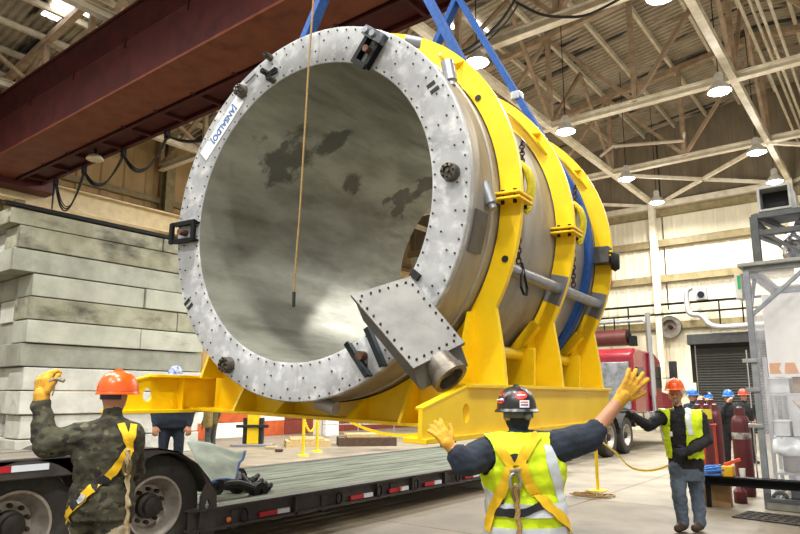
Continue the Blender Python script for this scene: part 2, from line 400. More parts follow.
for i in range(25):
    x = -25.2+1.555*i
    if x > 14: break
    p = MB(); p.ibeam((x,-4.2,rz(x)-.14),(x,34,rz(x)-.14),.12,.2,.015,.012); p.build('purlin', M_chord, ce)
# skylights
sky_m = pm('skylight_panel', '#ffffff', rough=.5, emit=4)
def roof_hit(px, py):
    z = 15.0
    for _ in range(12): q = atz(px,py,z); z = rz(q.x)-.03
    return q
for px,py,wx,wy in ((56,12,1.0,.5),(75,6,.5,1.2),(447,22,.18,1.0),(478,24,.18,1.4)):
    q = roof_hit(px,py); s_ = MB(); s_.box((q.x-wx/2,q.y-wy/2,q.z-.03),(q.x+wx/2,q.y+wy/2,q.z+.02)); s_.build('skylight', sky_m, ce)
for k,y in enumerate(TY):
    tr = empty('roof_truss', (-6,y,11.6), ce)
    b = MB(); b.ibeam((-25,y,11.6),(15,y,11.6),.26,.26,.03,.02); b.build('bottom_chord', M_chord, tr)
    for x0,x1 in ((-25,RX),(RX,15)):
        b = MB(); b.bar((x0,y,rz(x0)-.36),(x1,y,rz(x1)-.36),.22,.22); b.build('top_chord', M_truss, tr)
    nx = [RX+3.11*i for i in range(-7,6)]
    for i,x in enumerate(nx):
        b = MB(); b.bar((x,y,11.7),(x,y,rz(x)-.4),.16,.16,(0,1,0)); b.build('web_post', M_truss, tr)
        if i+1 < len(nx):
            x2 = nx[i+1]
            if i % 2 == 0: p0,p1 = (x,y,11.7),(x2,y,rz(x2)-.45)
            else: p0,p1 = (x,y,rz(x)-.45),(x2,y,11.7)
            b = MB(); b.bar(p0,p1,.13,.15,(0,1,0)); b.build('web_diagonal', M_truss, tr)
for x in (-21.9,-15.65,-9.43,-3.24,3.0):
    b = MB(); b.ibeam((x,-4.2,11.6),(x,34,11.6),.22,.24,.03,.02); b.build('tie_beam', M_chord, ce)
    for k,y in enumerate(TY[:-1]):
        y2 = TY[k+1]; m = (y+y2)/2
        for p0,p1 in (((x,y,11.7),(x,m,rz(x)-.5)),((x,m,rz(x)-.5),(x,y2,11.7))):
            b = MB(); b.bar(p0,p1,.12,.12,(1,0,0)); b.build('sway_brace', M_truss, ce)
for p0,p1 in (((-9.43,34,11.5),(-3.24,27.8,11.5)),((-9.43,27.8,11.5),(-3.24,34,11.5)),((-3.24,27.8,11.5),(3,34,11.5)),((-15.65,27.8,11.5),(-9.43,34,11.5)),((-3.24,34,11.5),(3,27.8,11.5))):
    b = MB(); b.bar(p0,p1,.14,.14); b.build('bracing_bar', M_chord, ce)
# conduit runs beside the X = -3.24 tie
for k,(dx,dz) in enumerate(((.55,1.6),(.8,1.7),(1.0,1.6),(1.25,1.75))):
    b = MB(); b.tube([(-3.24+dx,6,11.6+dz),(-3.24+dx,34,11.6+dz)], .05, 6); b.build('conduit', M_chord, ce)
# zig-zag gas pipe under the roof near the end wall
for k,(p,lab) in enumerate((([(-9.6,27,12.2),(-8.8,26.2,12.2),(-6.2,27.4,12.2),(-6.0,26.6,12.2)],'cream zig-zag pipe under the roof near the end wall'),)):
    pipe('roof_pipe', p, .07, M_chord, lab)

# ================================================================== high bay lamps
def lamp_proto():
    t = empty('high_bay_lamp', (0,0,0))
    m = MB(); m.lathe([(.09,.5),(.13,.42),(.13,.22),(.3,.02),(.34,-.1),(.33,-.1),(.28,.02),(.12,.2)], n=20, loop=False); m.build('reflector', pm('lamp_shell', '#d7d5cc', '#c3c1b8', 9, .4), t, smooth=True)
    m = MB(); m.lathe([(.315,-.06),(.3,-.1),(.2,-.16),(.05,-.19)], n=20); m.build('lens', M_lamp, t, smooth=True)
    m = MB(); m.cyl((0,0,.5),(0,0,4.75),.015,n=6); m.build('stem', M_dark, t)
    return t
LP = lamp_proto(); LP['category'] = 'lamp'; LP['group'] = 'high bay lamps under the roof'
LAB = {(0,0):'lit high bay lamp cut by the top edge of the photo', (0,1):'lit high bay lamp under the bright roof tie right of the middle trusses',
       (0,2):'small lit high bay lamp, first left of the long cream tie beam', (0,3):'far lit high bay lamp right above the black box of the enclosure',
       (1,0):'lit high bay lamp seen behind the blue sling', (1,1):'lit high bay lamp just right of the yellow rings',
       (1,2):'small lit high bay lamp between the yellow frame and the wall column', (1,3):'lit high bay lamp at the head of the end wall column'}
first = True
def lamp_at(x, y, lab, power):
    global first
    M = Matrix.Translation((x,y,10.9))
    if first: o = LP; o.matrix_world = M; WM[o] = M; o['label'] = lab; first = False
    else: o = copy_tree(LP, M, lab)
    for ch in [q for q in bpy.data.objects if q.parent == o and q.name.startswith('stem')]: ch.scale.z = (rz(x)-.03-10.9)/4.75
    ld = bpy.data.lights.new('lamp_light', 'AREA'); ld.shape = 'DISK'; ld.size = .6; ld.energy = power; ld.color = (1,.97,.9); ld.spread = R(165)
    lo = bpy.data.objects.new('lamp_light', ld); col.objects.link(lo); lo.location = (x,y,10.68)
    ld = bpy.data.lights.new('lamp_spill', 'POINT'); ld.energy = power*.2; ld.color = (1,.97,.9); ld.shadow_soft_size = .15
    lo = bpy.data.objects.new('lamp_spill', ld); col.objects.link(lo); lo.location = (x,y,10.52)
for i,x in enumerate(LAMPX):
    for j,y in enumerate(LAMPY): lamp_at(x, y, LAB[(i,j)], LAMP_W)
for x,y in ((-3.5,8.4),(-3.5,2.4),(-3.5,-3.6),(1.45,2.4),(1.45,-3.6),(1.45,8.4),(-8.45,2.4),(-13.4,2.4),(-18.3,2.4),(-13.4,14.4),(-18.3,14.4),(1.45,14.4),(1.45,20.4),(-13.4,20.4),(-18.3,20.4),(-13.4,26.7)):
    lamp_at(x, y, 'lit roof lamp out of frame %s, %s' % ({1.45:'over the enclosure side',-3.5:'over the bearded worker side',-8.45:'over the trailer',-13.4:'beyond the trailer',-18.3:'over the block wall'}[x], {-3.6:'behind the viewer',2.4:'level with the vessel mouth',8.4:'level with the crane',14.4:'one bay past the crane',20.4:'two bays past the crane',26.7:'near the end wall'}[y]), LAMP_W)

# ================================================================== the vessel (hung level, rolled 2 degrees)
TC = Vector((-4.279, 4.0137, 3.3967))
TM = Matrix.Translation(TC)@Matrix.Rotation(R(4.3946),4,'Z')@Matrix.Rotation(R(2.1),4,'Y')   # x right, y along axis, z up
TI = TM.inverted()
RO, RI, LEN = 1.77, 1.42, 3.85
def tl(px, py, t):
    """photo point on the plane y = t of the vessel, in vessel coordinates"""
    o = TI@O0; d = (TI.to_3x3()@ray(px,py)); k = (t-o.y)/d.y; return o+d*k
ve = thing('steel_vessel', TM@Matrix.Translation((0,0,-RO)), 'huge open grey steel cylinder hanging above the trailer', 'vessel')
def ringsolid(prof, n=128):
    m = MB(TM); m.lathe(prof, (0,0,0), (0,1,0), n, loop=True); return m
ringsolid([(RI+.004,.004),(RI+.01,0),(RO-.008,0),(RO,.008),(RO,.06),(RO-.03,.06),(RI+.004,.06)]).build('front_flange', M_steel, ve, smooth=True)
ringsolid([(RI+.004,LEN-.06),(RO-.03,LEN-.06),(RO,LEN-.06),(RO,LEN),(RI+.004,LEN)]).build('rear_flange', M_shell, ve, smooth=True)
ringsolid([(RO-.04,.05),(RO-.012,.05),(RO-.012,LEN-.05),(RO-.04,LEN-.05)]).build('outer_shell', M_shell, ve, smooth=True)
ringsolid([(RI,.01),(RI+.03,.01),(RI+.03,LEN-.01),(RI,LEN-.01)]).build('bore', M_bore, ve, smooth=True)
def bore_hit(px, py):
    o = TI@O0; d = TI.to_3x3()@ray(px,py); A_ = d.x*d.x+d.z*d.z; B_ = o.x*d.x+o.z*d.z; C_ = o.x*o.x+o.z*o.z-RI*RI
    k = (-B_+math.sqrt(B_*B_-A_*C_))/A_; q = o+d*k; return q+Vector((0,0,RO))
nt = M_bore.node_tree; N_, L_ = nt.nodes, nt.links; bs = N_['Principled BSDF']; src = bs.inputs['Base Color'].links[0].from_socket
tc_ = N_.new('ShaderNodeTexCoord'); nz = N_.new('ShaderNodeTexNoise'); nz.inputs['Scale'].default_value = 2.6; nz.inputs['Detail'].default_value = 7; nz.inputs['Roughness'].default_value = .62; L_.new(tc_.outputs['Object'],nz.inputs['Vector'])
for (px,py,rad,lo,hi) in ((285,158,.75,.62,.72),(400,205,.55,.62,.68),(330,145,.4,.62,.7),(350,185,.4,.66,.76),(425,185,.4,.64,.7)):
    vd = N_.new('ShaderNodeVectorMath'); vd.operation = 'DISTANCE'; vd.inputs[1].default_value = bore_hit(px,py); L_.new(tc_.outputs['Object'],vd.inputs[0])
    mr = N_.new('ShaderNodeMapRange'); mr.inputs['From Max'].default_value = rad; mr.inputs['To Min'].default_value = .34; mr.inputs['To Max'].default_value = -.1; L_.new(vd.outputs['Value'],mr.inputs['Value'])
    ad = N_.new('ShaderNodeMath'); ad.operation = 'ADD'; L_.new(mr.outputs['Result'],ad.inputs[0]); L_.new(nz.outputs['Fac'],ad.inputs[1])
    th = N_.new('ShaderNodeMapRange'); th.inputs['From Min'].default_value = lo; th.inputs['From Max'].default_value = hi; th.inputs['To Max'].default_value = .85; L_.new(ad.outputs['Value'],th.inputs['Value'])
    mx = N_.new('ShaderNodeMix'); mx.data_type = 'RGBA'; L_.new(th.outputs['Result'],mx.inputs['Factor']); L_.new(src,mx.inputs['A']); mx.inputs['B'].default_value = lin('#4a4a42'); src = mx.outputs['Result']
L_.new(src,bs.inputs['Base Color'])
# weld seams round the shell
for y in (.42,):
    ringsolid([(RO-.013,y),(RO+.002,y+.01),(RO+.002,y+.03),(RO-.013,y+.04)]).build('weld_seam', M_shell, ve, smooth=True)
# bolt circles, far too many and small to pick apart
b = MB(TM)
for r,n,o in ((RO-.035,96,0),(RI+.03,84,.02),(1.655,40,.05),(1.56,24,.1)):
    for k in range(n):
        a = 2*math.pi*(k+o+(.3*math.sin(k*7.1) if n < 50 else 0))/n; c = Vector((r*math.cos(a),0,r*math.sin(a)))
        b.lathe([(.0085,.004),(.0085,-.008),(.006,-.01)], c, (0,1,0), 6)
b.build('flange_bolts', pm('bolt_grey','#3c3b3a','#2c2b2a',30,.6,.2), ve)['kind'] = 'stuff'
def port(px, py, r, name='port_cap'):
    c = tl(px,py,0); m = MB(TM); m.lathe([(r,.01),(r,-.035),(r*.9,-.05),(r*.9,-.075),(r*.55,-.08),(r*.55,-.06),(r*.2,-.06),(r*.2,-.085)], c, (0,1,0), 20)
    o = m.build(name, pm('port_metal', '#6d675c', '#4c4840', 20, .45, .6, .1, 60), ve, smooth=True)
    q = MB(TM)
    for k in range(8): a = k*math.pi/4; q.lathe([(.008,-.05),(.008,-.088)], c+Vector((r*.72*math.cos(a),0,r*.72*math.sin(a))), (0,1,0), 6)
    q.build('port_bolts', M_dark, o)['kind'] = 'stuff'
for q in ((452,173,.075),(243,92,.07),(229,365,.08),(271,58,.035),(274,81,.032),(268,74,.03)): port(*q)
# small clamp blocks near the upper left ports
for (x0,y0,x1,y1) in ((245,82,255,72),(266,77,276,69),(268,75,277,70)):
    p0, p1 = tl(x0,y0,-.03), tl(x1,y1,-.03); m = MB(TM); m.bar(p0,p1,.05,.022,(0,1,0)); m.build('clamp_bar', M_grey if x0 < 250 else M_dark, ve)
# twin-rail brackets on the flange face
def rails(a, b, half, name, mat, cross=True):
    a, b = tl(*a,-.07), tl(*b,-.07); d = (b-a).normalized(); n = d.cross(Vector((0,1,0))).normalized()*half
    br = empty(name, TM@Matrix.Translation(a), ve)
    for s_ in (-1,1):
        m = MB(TM); m.bar(a+n*s_,b+n*s_,.045,.02,(0,1,0)); m.bar(a+n*s_+Vector((0,.035,0)),b+n*s_+Vector((0,.035,0)),.018,.07,(0,1,0)); m.build('rail', mat, br)
    if cross:
        for k,w_ in ((.03,.05),(.97,.05)):
            p = a.lerp(b,k); m = MB(TM); m.bar(p-n*1.15,p+n*1.15,w_,.035,(0,1,0)); m.build('crosspiece', mat, br)
        p = a.lerp(b,.45); m = MB(TM); m.cyl(p+Vector((0,.08,0)),p+Vector((0,-.03,0)),.032,n=10); m.build('stud', pm('rust','#6b4a35','#4a3326',20,.8), br)
    return br, a, b, n
br, a, b_, n = rails((374,37),(358.5,64),.078,'rail_bracket',M_dark)
m = MB(TM); p = a.lerp(b_,-.06); m.bar(p-n*1.6,p+n*1.6,.09,.08,(0,1,0)); m.build('clamp_head', pm('clamp_grey','#6f747a','#3b3f45',16,.45,.3), br)
for s_ in (-1,.2):
    q = p+n*s_; m = MB(TM); m.cyl(q+Vector((0,0,0)),q+Vector((0,-.07,0)),.03,n=10); m.build('clamp_screw', M_grey, br)
rails((171,234),(194,230),.095,'rail_bracket',M_dark)
rails((346,343),(367,376),.001,'strut_bar',pm('strut_blue','#3e474d','#2d3439',8,.5,.3),False)
rails((366,328),(382,366),.001,'strut_bar',MATS['strut_blue'],False)
c = tl(364,356,0); m = MB(TM); m.cyl(c,c+Vector((0,-.08,0)),.04,n=10); m.build('stud', MATS['rust'], ve)
# black tape marks in pairs
for (x0,y0,x1,y1) in ((427,87.5,434.7,81.5),(430.5,93,438.8,86.5),(184.5,305,189.5,299),(188,309,192.5,303.5)):
    m = MB(TM); m.bar(tl(x0,y0,-.003),tl(x1,y1,-.003),.035,.005,(0,1,0)); m.build('tape_mark', M_black, ve)
m = MB(TM); m.bar(tl(412,272,-.01),tl(419,278,-.01),.06,.03,(0,1,0)); m.build('cable_clip', M_black, ve)
# maker's plate
c = tl(224,124.5,-.004); d = (tl(213,140,-.004)-tl(233,108.5,-.004)).normalized()      # reading direction, down the ring
u = Vector((0,1,0)).cross(d); u = -u if u.dot(Vector((0,0,3.4))-Vector((c.x,0,c.z))) < 0 and u.dot(-Vector((c.x,0,c.z))) < 0 else u
if u.dot(-Vector((c.x,0,c.z))) < 0: u = -u                                               # tops of the letters point to the bore
PF = Matrix((( d.x,u.x,0,c.x),(d.y,u.y,-1,c.y),(d.z,u.z,0,c.z),(0,0,0,1)))
m = MB(TM); m.prism([[(-.33,-.075),(.42,-.075),(.42,.075),(-.33,.075)]], PF, .004); pl = m.build('name_plate', pm('plate_white','#eef0f2','#e3e6ea',6,.4), ve)
def text_mesh(txt, size, frame, name, mat, parent, extrude=.002, sx=1):
    cu = bpy.data.curves.new(name, 'FONT'); cu.body = txt; cu.size = size; cu.align_x = 'CENTER'; cu.align_y = 'CENTER'; cu.extrude = extrude
    cu.offset = size*.022
    me = eval_mesh(bpy.data.objects.new('tmp', cu)); me.name = name
    me.transform(WM[parent].inverted()@frame@Matrix.Diagonal((sx,1,1,1))); me.materials.clear(); me.materials.append(mat)
    o = bpy.data.objects.new(name, me); col.objects.link(o); o.parent = parent; WM[o] = WM[parent].copy(); return o
handed = Vector((d.x,d.y,d.z)).cross(u).dot(Vector((0,-1,0)))
M_tblue = pm('text_blue','#2d5f9a',rough=.6)
text_mesh('[ANSALDO]', .108, TM@PF@Matrix.Translation((.0,0,.006)), 'lettering', M_tblue, pl, sx=.82)
# end box with bolted lid and stub pipe
A,B,C,D = tl(354,299,-.42),tl(410,282,-.1),tl(461,344,-.16),tl(413,368,-.48)
A2,D2 = tl(363,321,-.36),tl(421,391,-.42); B2,C2 = A2+(B-A),D2+(C-D)
bx = empty('end_box', TM@Matrix.Translation(A2), ve)
m = MB(TM); m.add([A,B,C,D,A2,B2,C2,D2],[(0,1,2,3),(4,7,6,5),(0,4,5,1),(1,5,6,2),(2,6,7,3),(3,7,4,0)]); m.build('box_body', M_box, bx, .006)
nrm = (B-A).cross(D-A).normalized()
if nrm.dot(A-A2) < 0: nrm = -nrm
cen = (A+B+C+D)/4; lid = [q+(q-cen).normalized()*.03 for q in (A,B,C,D)]
m = MB(TM); m.add([q+nrm*.004 for q in lid]+[q+nrm*.035 for q in lid],[(0,3,2,1),(4,5,6,7),(0,1,5,4),(1,2,6,5),(2,3,7,6),(3,0,4,7)]); lo_ = m.build('lid', M_box, bx, .004)
q = MB(TM)
ins = [p_.lerp(cen,.07)+nrm*.035 for p_ in (A,B,C,D)]
for i in range(4):
    p0,p1 = ins[i],ins[(i+1)%4]; k = 8 if i%2 else 6
    for j in range(k): q.lathe([(.009,0),(.009,.01),(.005,.012)], p0.lerp(p1,(j+.5)/k), nrm, 8)
q.build('lid_bolts', M_dark, lo_)['kind'] = 'stuff'
ec = (C+D+C2+D2)/4; ed = ((C-B)+(D-A)).normalized()
m = MB(TM); m.lathe([(.12,-.05),(.12,.06),(.135,.07),(.135,.12),(.1,.12),(.1,.02),(.01,.02)], ec, ed, 28); m.build('stub_pipe', pm('stub_metal','#8a847b','#5f5850',8,.4,.6,.1,40), bx, smooth=True)
# two short pins and a patch on the shell side, one spigot below
for (x0,y0,x1,y1,t) in ((447,62,452,86,.25),(484,184,493,209,.32)):
    p0,p1 = tl(x0,y0,t),tl(x1,y1,t)
    m = MB(TM); m.lathe([(.055,0),(.055,(p1-p0).length*.8),(.035,(p1-p0).length*.82),(.035,(p1-p0).length)], p0, p1-p0, 14); m.build('lifting_pin', M_grey, ve, smooth=True)
p0,p1 = tl(405,40,.12),tl(421,43,.2); m = MB(TM); m.cyl(p0,p1,.05,n=12); m.build('lifting_pin', M_grey, ve, smooth=True)
p0,p1 = tl(318,402,.15),tl(336,409,.15); m = MB(TM); m.cyl(p0,p1,.06,n=14); m.build('drain_spigot', M_shell, ve, smooth=True)
m = MB(TM); rs = []
for k in range(6):
    aa = R(-6-2.2*k); cs = Vector((math.cos(aa),0,math.sin(aa))); rs.append([cs*(RO-.02)+Vector((0,.12,0)),cs*(RO+.012)+Vector((0,.12,0)),cs*(RO+.012)+Vector((0,.32,0)),cs*(RO-.02)+Vector((0,.32,0))])
m.rings(rs)
m.build('access_cover', M_box, ve)

# ================================================================== yellow cradle
cr = thing('lifting_cradle', TM@Matrix.Translation((0,1.3,-1.93)), 'bright yellow steel ring cradle clamped round the grey cylinder', 'cradle')
ZT, ZB = -1.58, -1.93
XZ = Matrix(((1,0,0,0),(0,0,1,0),(0,1,0,0),(0,0,0,1)))        # 2d (x,z) plane, extruded along +y
RC = 1.962
def outline(solid):
    up = arc(RC, -28, 208, 72)
    low = [(-1.80,-1.3),(-1.83,ZT),(-1.62,ZT),(-1.62,ZB+.03),(1.62,ZB+.03),(1.62,ZT),(1.83,ZT),(1.80,-1.3)]
    return up+low
for k,t in enumerate((.55,1.9,3.25)):
    rf = empty('ring_frame', TM@Matrix.Translation((0,t,0)), cr)
    m = MB(TM); m.prism([outline(True), arc(RO+.004,0,360-360/96,95)], Matrix.Translation((0,t,0))@XZ, .055); m.build('ring_plate', M_yellow, rf)
    # outer hoop flange strip and stiffener hoop behind the plate
    m = MB(TM); m.lathe([(RO+.006,t+.055),(RO+.05,t+.055),(RO+.05,t+.17),(RO+.006,t+.17)], (0,0,0), (0,1,0), 96, loop=True); m.build('inner_hoop', M_yellow, rf, smooth=True)
    # split-line flange plates with bolts, both sides
    for sx in (1,-1):
        for dz in (0,.045):
            m = MB(TM); m.cbox((sx*1.88,t+.02,-.03+dz),(.24,.3,.02)); m.build('split_flange', M_yellow, rf, .004)
        for dx,dy in ((-.05,-.1),(.06,-.1),(.06,.12)):
            m = MB(TM); m.lathe([(.018,-.07),(.018,-.045),(.01,-.045),(.01,.03),(.018,.03),(.018,.05)], (sx*1.88+dx,t+.02+dy,0), (0,0,1), 8); m.build('flange_bolt', M_dark, rf)
        # curved shoulder fins standing forward of the plate
        for a0,a1,ext in (((27,50,.13),) if k else ((44,53,.07),)):
            m = MB(TM); rs = []
            for i in range(13):
                aa = R(a0+(a1-a0)*i/12); cs = Vector((sx*math.cos(aa),0,math.sin(aa))); e = ext*min(1,(i+.2)/2.5,(12.2-i)/2.5)
                rs.append([cs*1.868+Vector((0,t,0)),cs*1.868+Vector((0,t-e,0)),cs*1.89+Vector((0,t-e,0)),cs*1.89+Vector((0,t,0))])
            m.rings(rs); m.build('shoulder_fin', M_yellow, rf)
            aa = R((a0+a1)/2-4); cs = Vector((sx*math.cos(aa),0,math.sin(aa))); tg = Vector((-cs.z,0,cs.x)).normalized()
            m = MB(TM); q = [cs*1.89+Vector((0,t,0)),cs*1.89+Vector((0,t-ext,0)),cs*1.955+Vector((0,t,0))]; m.add([p_-tg*.01 for p_ in q]+[p_+tg*.01 for p_ in q],[(0,1,2),(5,4,3),(0,3,4,1),(1,4,5,2),(2,5,3,0)]); m.build('fin_rib', M_yellow, rf)
        # upright stiffeners on the saddle plate
        for x0,ht in ((1.52,.62),(1.0,.26),(.45,.14)):
            zt = -math.sqrt(max(RO*RO-x0*x0,0))-.02
            zt = max(zt, ZB+.1) if x0 < 1.4 else ZT+ht
            for yy,dy in ((t,-.3),(t+.055,.3)):
                if k and dy < 0 and x0 < 1.4: continue
                m = MB(TM); z0 = ZT if x0 > 1.4 else ZB+.03
                m.prism([[(0,z0),(dy if dy > -1 else 0,z0),(dy*.25,zt),(0,zt)]], Matrix(((0,0,1,sx*x0-.015),(1,0,0,yy),(0,1,0,0),(0,0,0,1))), .03); m.build('saddle_gusset', M_yellow, rf)
    if k == 0:
        for (px,py) in ((478,98),(505,259)):
            c = tl(px,py,t-.002); m = MB(TM); m.lathe([(.03,.0),(.03,-.004)], c, (0,1,0), 16); m.build('plate_hole', M_black, rf)
    m = MB(TM); m.box((-1.84,t-.22,ZB),(1.84,t+.3,ZB+.03)); m.build('sole_plate', M_yellow, rf, .004)
# diagonal bars against rings two and three, seen behind the middle leg
for t in (1.75,3.1):
    for sx in (1,-1):
        m = MB(TM); m.bar((sx*1.62,t,-.95),(sx*1.15,t,-1.5),.1,.1,(0,1,0)); m.build('diagonal_bar', M_yellow, cr, .006)
        m = MB(TM); m.box((min(sx*1.38,sx*1.66),t-.16,ZT),(max(sx*1.38,sx*1.66),t-.12,-1.2)); m.build('leg_plate', M_yellow, cr, .004)
for sx in (1,-1):
    sb = empty('side_beam', TM@Matrix.Translation((sx*1.8,1.3,ZB)), cr)
    N0, N1 = (-.76,ZB+.2) if sx > 0 else (-.62,ZB+.24)
    YZ = Matrix(((0,0,1,sx*1.83-.015),(1,0,0,0),(0,1,0,0),(0,0,0,1)))   # 2d (y,z)
    hole = [(-.16+.055*math.cos(2*math.pi*i/20),-1.77+.07*math.sin(2*math.pi*i/20)) for i in range(20)]
    m = MB(TM); m.prism([[(N0,ZB),(3.45,ZB),(3.45,ZT),(-.15,ZT),(N0,N1)],hole], YZ, .03); m.build('web', M_yellow, sb)
    m = MB(TM); m.box((sx*1.79-.09,N0,ZB-.02),(sx*1.79+.09,3.47,ZB+.015)); m.build('bottom_flange', M_yellow, sb, .004)
    m = MB(TM); m.box((sx*1.79-.09,-.15,ZT-.01),(sx*1.79+.09,3.47,ZT+.02)); m.build('top_flange', M_yellow, sb, .004)
    m = MB(TM); m.bar((sx*1.82,N0,N1),(sx*1.82,-.15,ZT),.06,.02); m.build('nose_flange', M_yellow, sb, .004)
    for y in (.2,1.2,2.6,3.42):
        m = MB(TM); m.box((min(sx*1.82,sx*1.72),y,ZB+.01),(max(sx*1.82,sx*1.72),y+.02,ZT)); m.build('web_stiffener', M_yellow, sb)
    # tie rods along the side
    z = -.58
    m = MB(TM); m.cyl((sx*1.79,.6,z),(sx*1.79,3.38,z),.055,n=16); m.build('tie_rod', pm('bare_pipe','#9a9da3','#84878d',6,.4,.5), cr, smooth=True)
    for t in (1.9,3.25):
        m = MB(TM); q = arc(1.958,-14,-23,8)+arc(1.775,-23,-14,8); m.prism([[(sx*a,b) for a,b in q]], Matrix.Translation((0,t-.004,0))@XZ, .003); m.build('bare_patch', pm('bare_weld','#85878c','#75777d',10,.5,.3), cr)
    m = MB(TM); m.cyl((sx*1.5,.6,-1.26),(sx*1.5,3.3,-1.26),.055,n=14); m.build('spacer_pipe', M_yellow, cr, smooth=True)
m = MB(TM); m.cbox((1.87,3.17,-.02),(.2,.16,.2)); m.build('hinge_block', pm('hinge_grey','#5d5c5a','#484745',8,.6,.3), cr, .01)
m = MB(TM); m.lathe([(.09,-.04),(.12,0),(.09,.05)], (2.02,3.17,-.1), (1,.2,0), 16); m.build('bumper', M_black, cr, smooth=True)

# ================================================================== slings, chains, rope
def strap(path, width, thick, axis):
    """flat webbing along path; axis = direction of its width (vessel coords)"""
    m = MB(TM); rs = []; ax = Vector(axis)
    P = [Vector(p) for p in path]
    for i,p in enumerate(P):
        d = (P[min(i+1,len(P)-1)]-P[max(i-1,0)]).normalized(); wv = (ax-d*ax.dot(d)).normalized()*(width/2); n = d.cross(wv).normalized()*(thick/2)
        rs.append([p-wv-n,p+wv-n,p+wv+n,p-wv+n])
    m.rings(rs); return m
def basket(hook, t, r=RO+.02):
    hx, hz = hook.x, hook.z; d = math.hypot(hx,hz); base = math.atan2(hz,hx); off = math.acos(r/d)
    a0, a1 = base-off, base+off-2*math.pi
    pts = [hook]+[Vector((r*math.cos(a0+(a1-a0)*i/60),t,r*math.sin(a0+(a1-a0)*i/60))) for i in range(61)]+[hook]
    return pts
HK = [tl(352,-105,.78), tl(463,-3,2.95)]
HK[0].x = HK[1].x = .02
lab = ['blue webbing sling round the front of the cylinder','blue webbing sling round the rear of the cylinder']
for k,(t,z) in enumerate(((.80,HK[0].z),(2.92,HK[1].z))):
    hook = Vector((.02,t,z))
    o = strap(basket(hook,t), .13, .075, (0,1,0)).build('lifting_sling', M_blue)
    tag(o, lab[k], 'sling', 'blue webbing slings')
    hb = thing('hook_block', TM@Matrix.Translation(hook), ['crane hook block above the front sling, out of the photo','yellow and steel hook block at the top of the rear sling'][k], 'crane hook', 'crane hook blocks')
    m = MB(TM); m.tube([hook+Vector((.1*math.cos(R(a)),0,.1*math.sin(R(a))+.06)) for a in range(-200,60,20)],.035,8); m.build('hook', M_grey, hb, smooth=True)
    m = MB(TM); m.cyl(hook+Vector((-.06,0,.2)),hook+Vector((-.06,0,.55)),.05,n=10); m.build('shank', M_grey, hb, smooth=True)
    m = MB(TM); m.lathe([(.1,-.12),(.26,-.1),(.26,.1),(.1,.12)], hook+Vector((0,0,.65)), (0,1,0), 24); m.build('sheave_block', M_yellow, hb, smooth=True)
    for dx in (-.2,.2):
        m = MB(TM); m.cyl(hook+Vector((dx,0,.6)),hook+Vector((dx,0,4.2)),.018,n=6); m.build('hoist_rope', M_dark, hb)
# shackle link on the rear sling's right leg
p = Vector((.02,2.92,HK[1].z)).lerp(Vector((1.45,2.92,1.05)),.62)
m = MB(TM); m.cbox(p,(.12,.17,.12)); tag(m.build('sling_shackle', M_grey, bevel=.02), 'small grey clamp on the right leg of the rear blue sling', 'shackle')
# chain with yellow strap between ring one and two, and a second one behind ring two
def chain(p0, p1, n, name, label):
    m = MB(TM); p0, p1 = Vector(p0), Vector(p1)
    for i in range(n):
        c = p0.lerp(p1,(i+.5)/n); L = (p1-p0).length/n*.68
        e = Vector((1,0,0)) if i%2 else Vector((0,1,0)); d = (p1-p0).normalized()
        m.tube([c+d*(L*math.sin(a*math.pi/5))+e*(.022*math.cos(a*math.pi/5)) for a in range(11)],.008,5)
    o = m.build(name, pm('chain_rust','#5b4a3a','#3c3128',30,.7,.3)); o['kind'] = 'stuff' if False else 'thing'; return tag(o, label, 'chain')
for k,(t,labs) in enumerate(((.88,('rusty chain hanging beside the front yellow ring','yellow strap loop knotted beside the front yellow ring')),(2.35,('rusty chain hanging beside the middle yellow ring','yellow strap loop knotted behind the middle yellow ring')))):
    x = 1.83
    chain((x,t,.62),(x,t,.42),6,'chain',labs[0]+', above the strap')
    m = MB(TM)
    for j in range(4):
        m.tube(catmull([(x-.02,t-.03+.03*j,.42),(x+.05,t-.05+.04*j,.34),(x+.07,t+.03*j,.18),(x+.02,t+.02*j,.06-.03*j),(x-.02,t-.05+.03*j,.2),(x-.02,t-.03+.03*j,.4)],4),.024,6)
    tag(m.build('strap_loop', pm('strap_yellow','#e3d61c','#c9bc14',20,.7), smooth=True), labs[1], 'strap')
    chain((x-.03,t,.05),(x-.03,t,-.5),12,'chain',labs[0]+', below the strap')
    if k == 0:
        m = MB(TM)
        for j in (-1,1): m.tube([(x,t,-.5),(x+.02,t+.07*j,-.72),(x+.03,t+.03*j,-.78),(x+.03,t,-.78)],.012,6)
        tag(m.build('wire_bridle', M_dark), 'dark wire bridle looped over the grey tie rod', 'wire')
# hanging tag line in front of the bore
top = tl(316,-40,-.12); pts = [top+Vector((0,0,3.6)),top+Vector((0,0,1.5)),top]+[tl(x,y,-.12) for x,y in ((312,20),(309,60),(306,110),(303,160),(300,210),(296,260),(294,292))]
m = MB(TM); m.tube(catmull(pts,5),.009,6); rp = m.build('hanging_rope', M_rope, smooth=True)
tag(rp, 'thin brown rope hanging down in front of the open bore', 'rope')
m = MB(TM); m.tube([tl(294,292,-.12),tl(293.5,307,-.12)],.016,6); q = m.build('rope_end', M_black, rp)

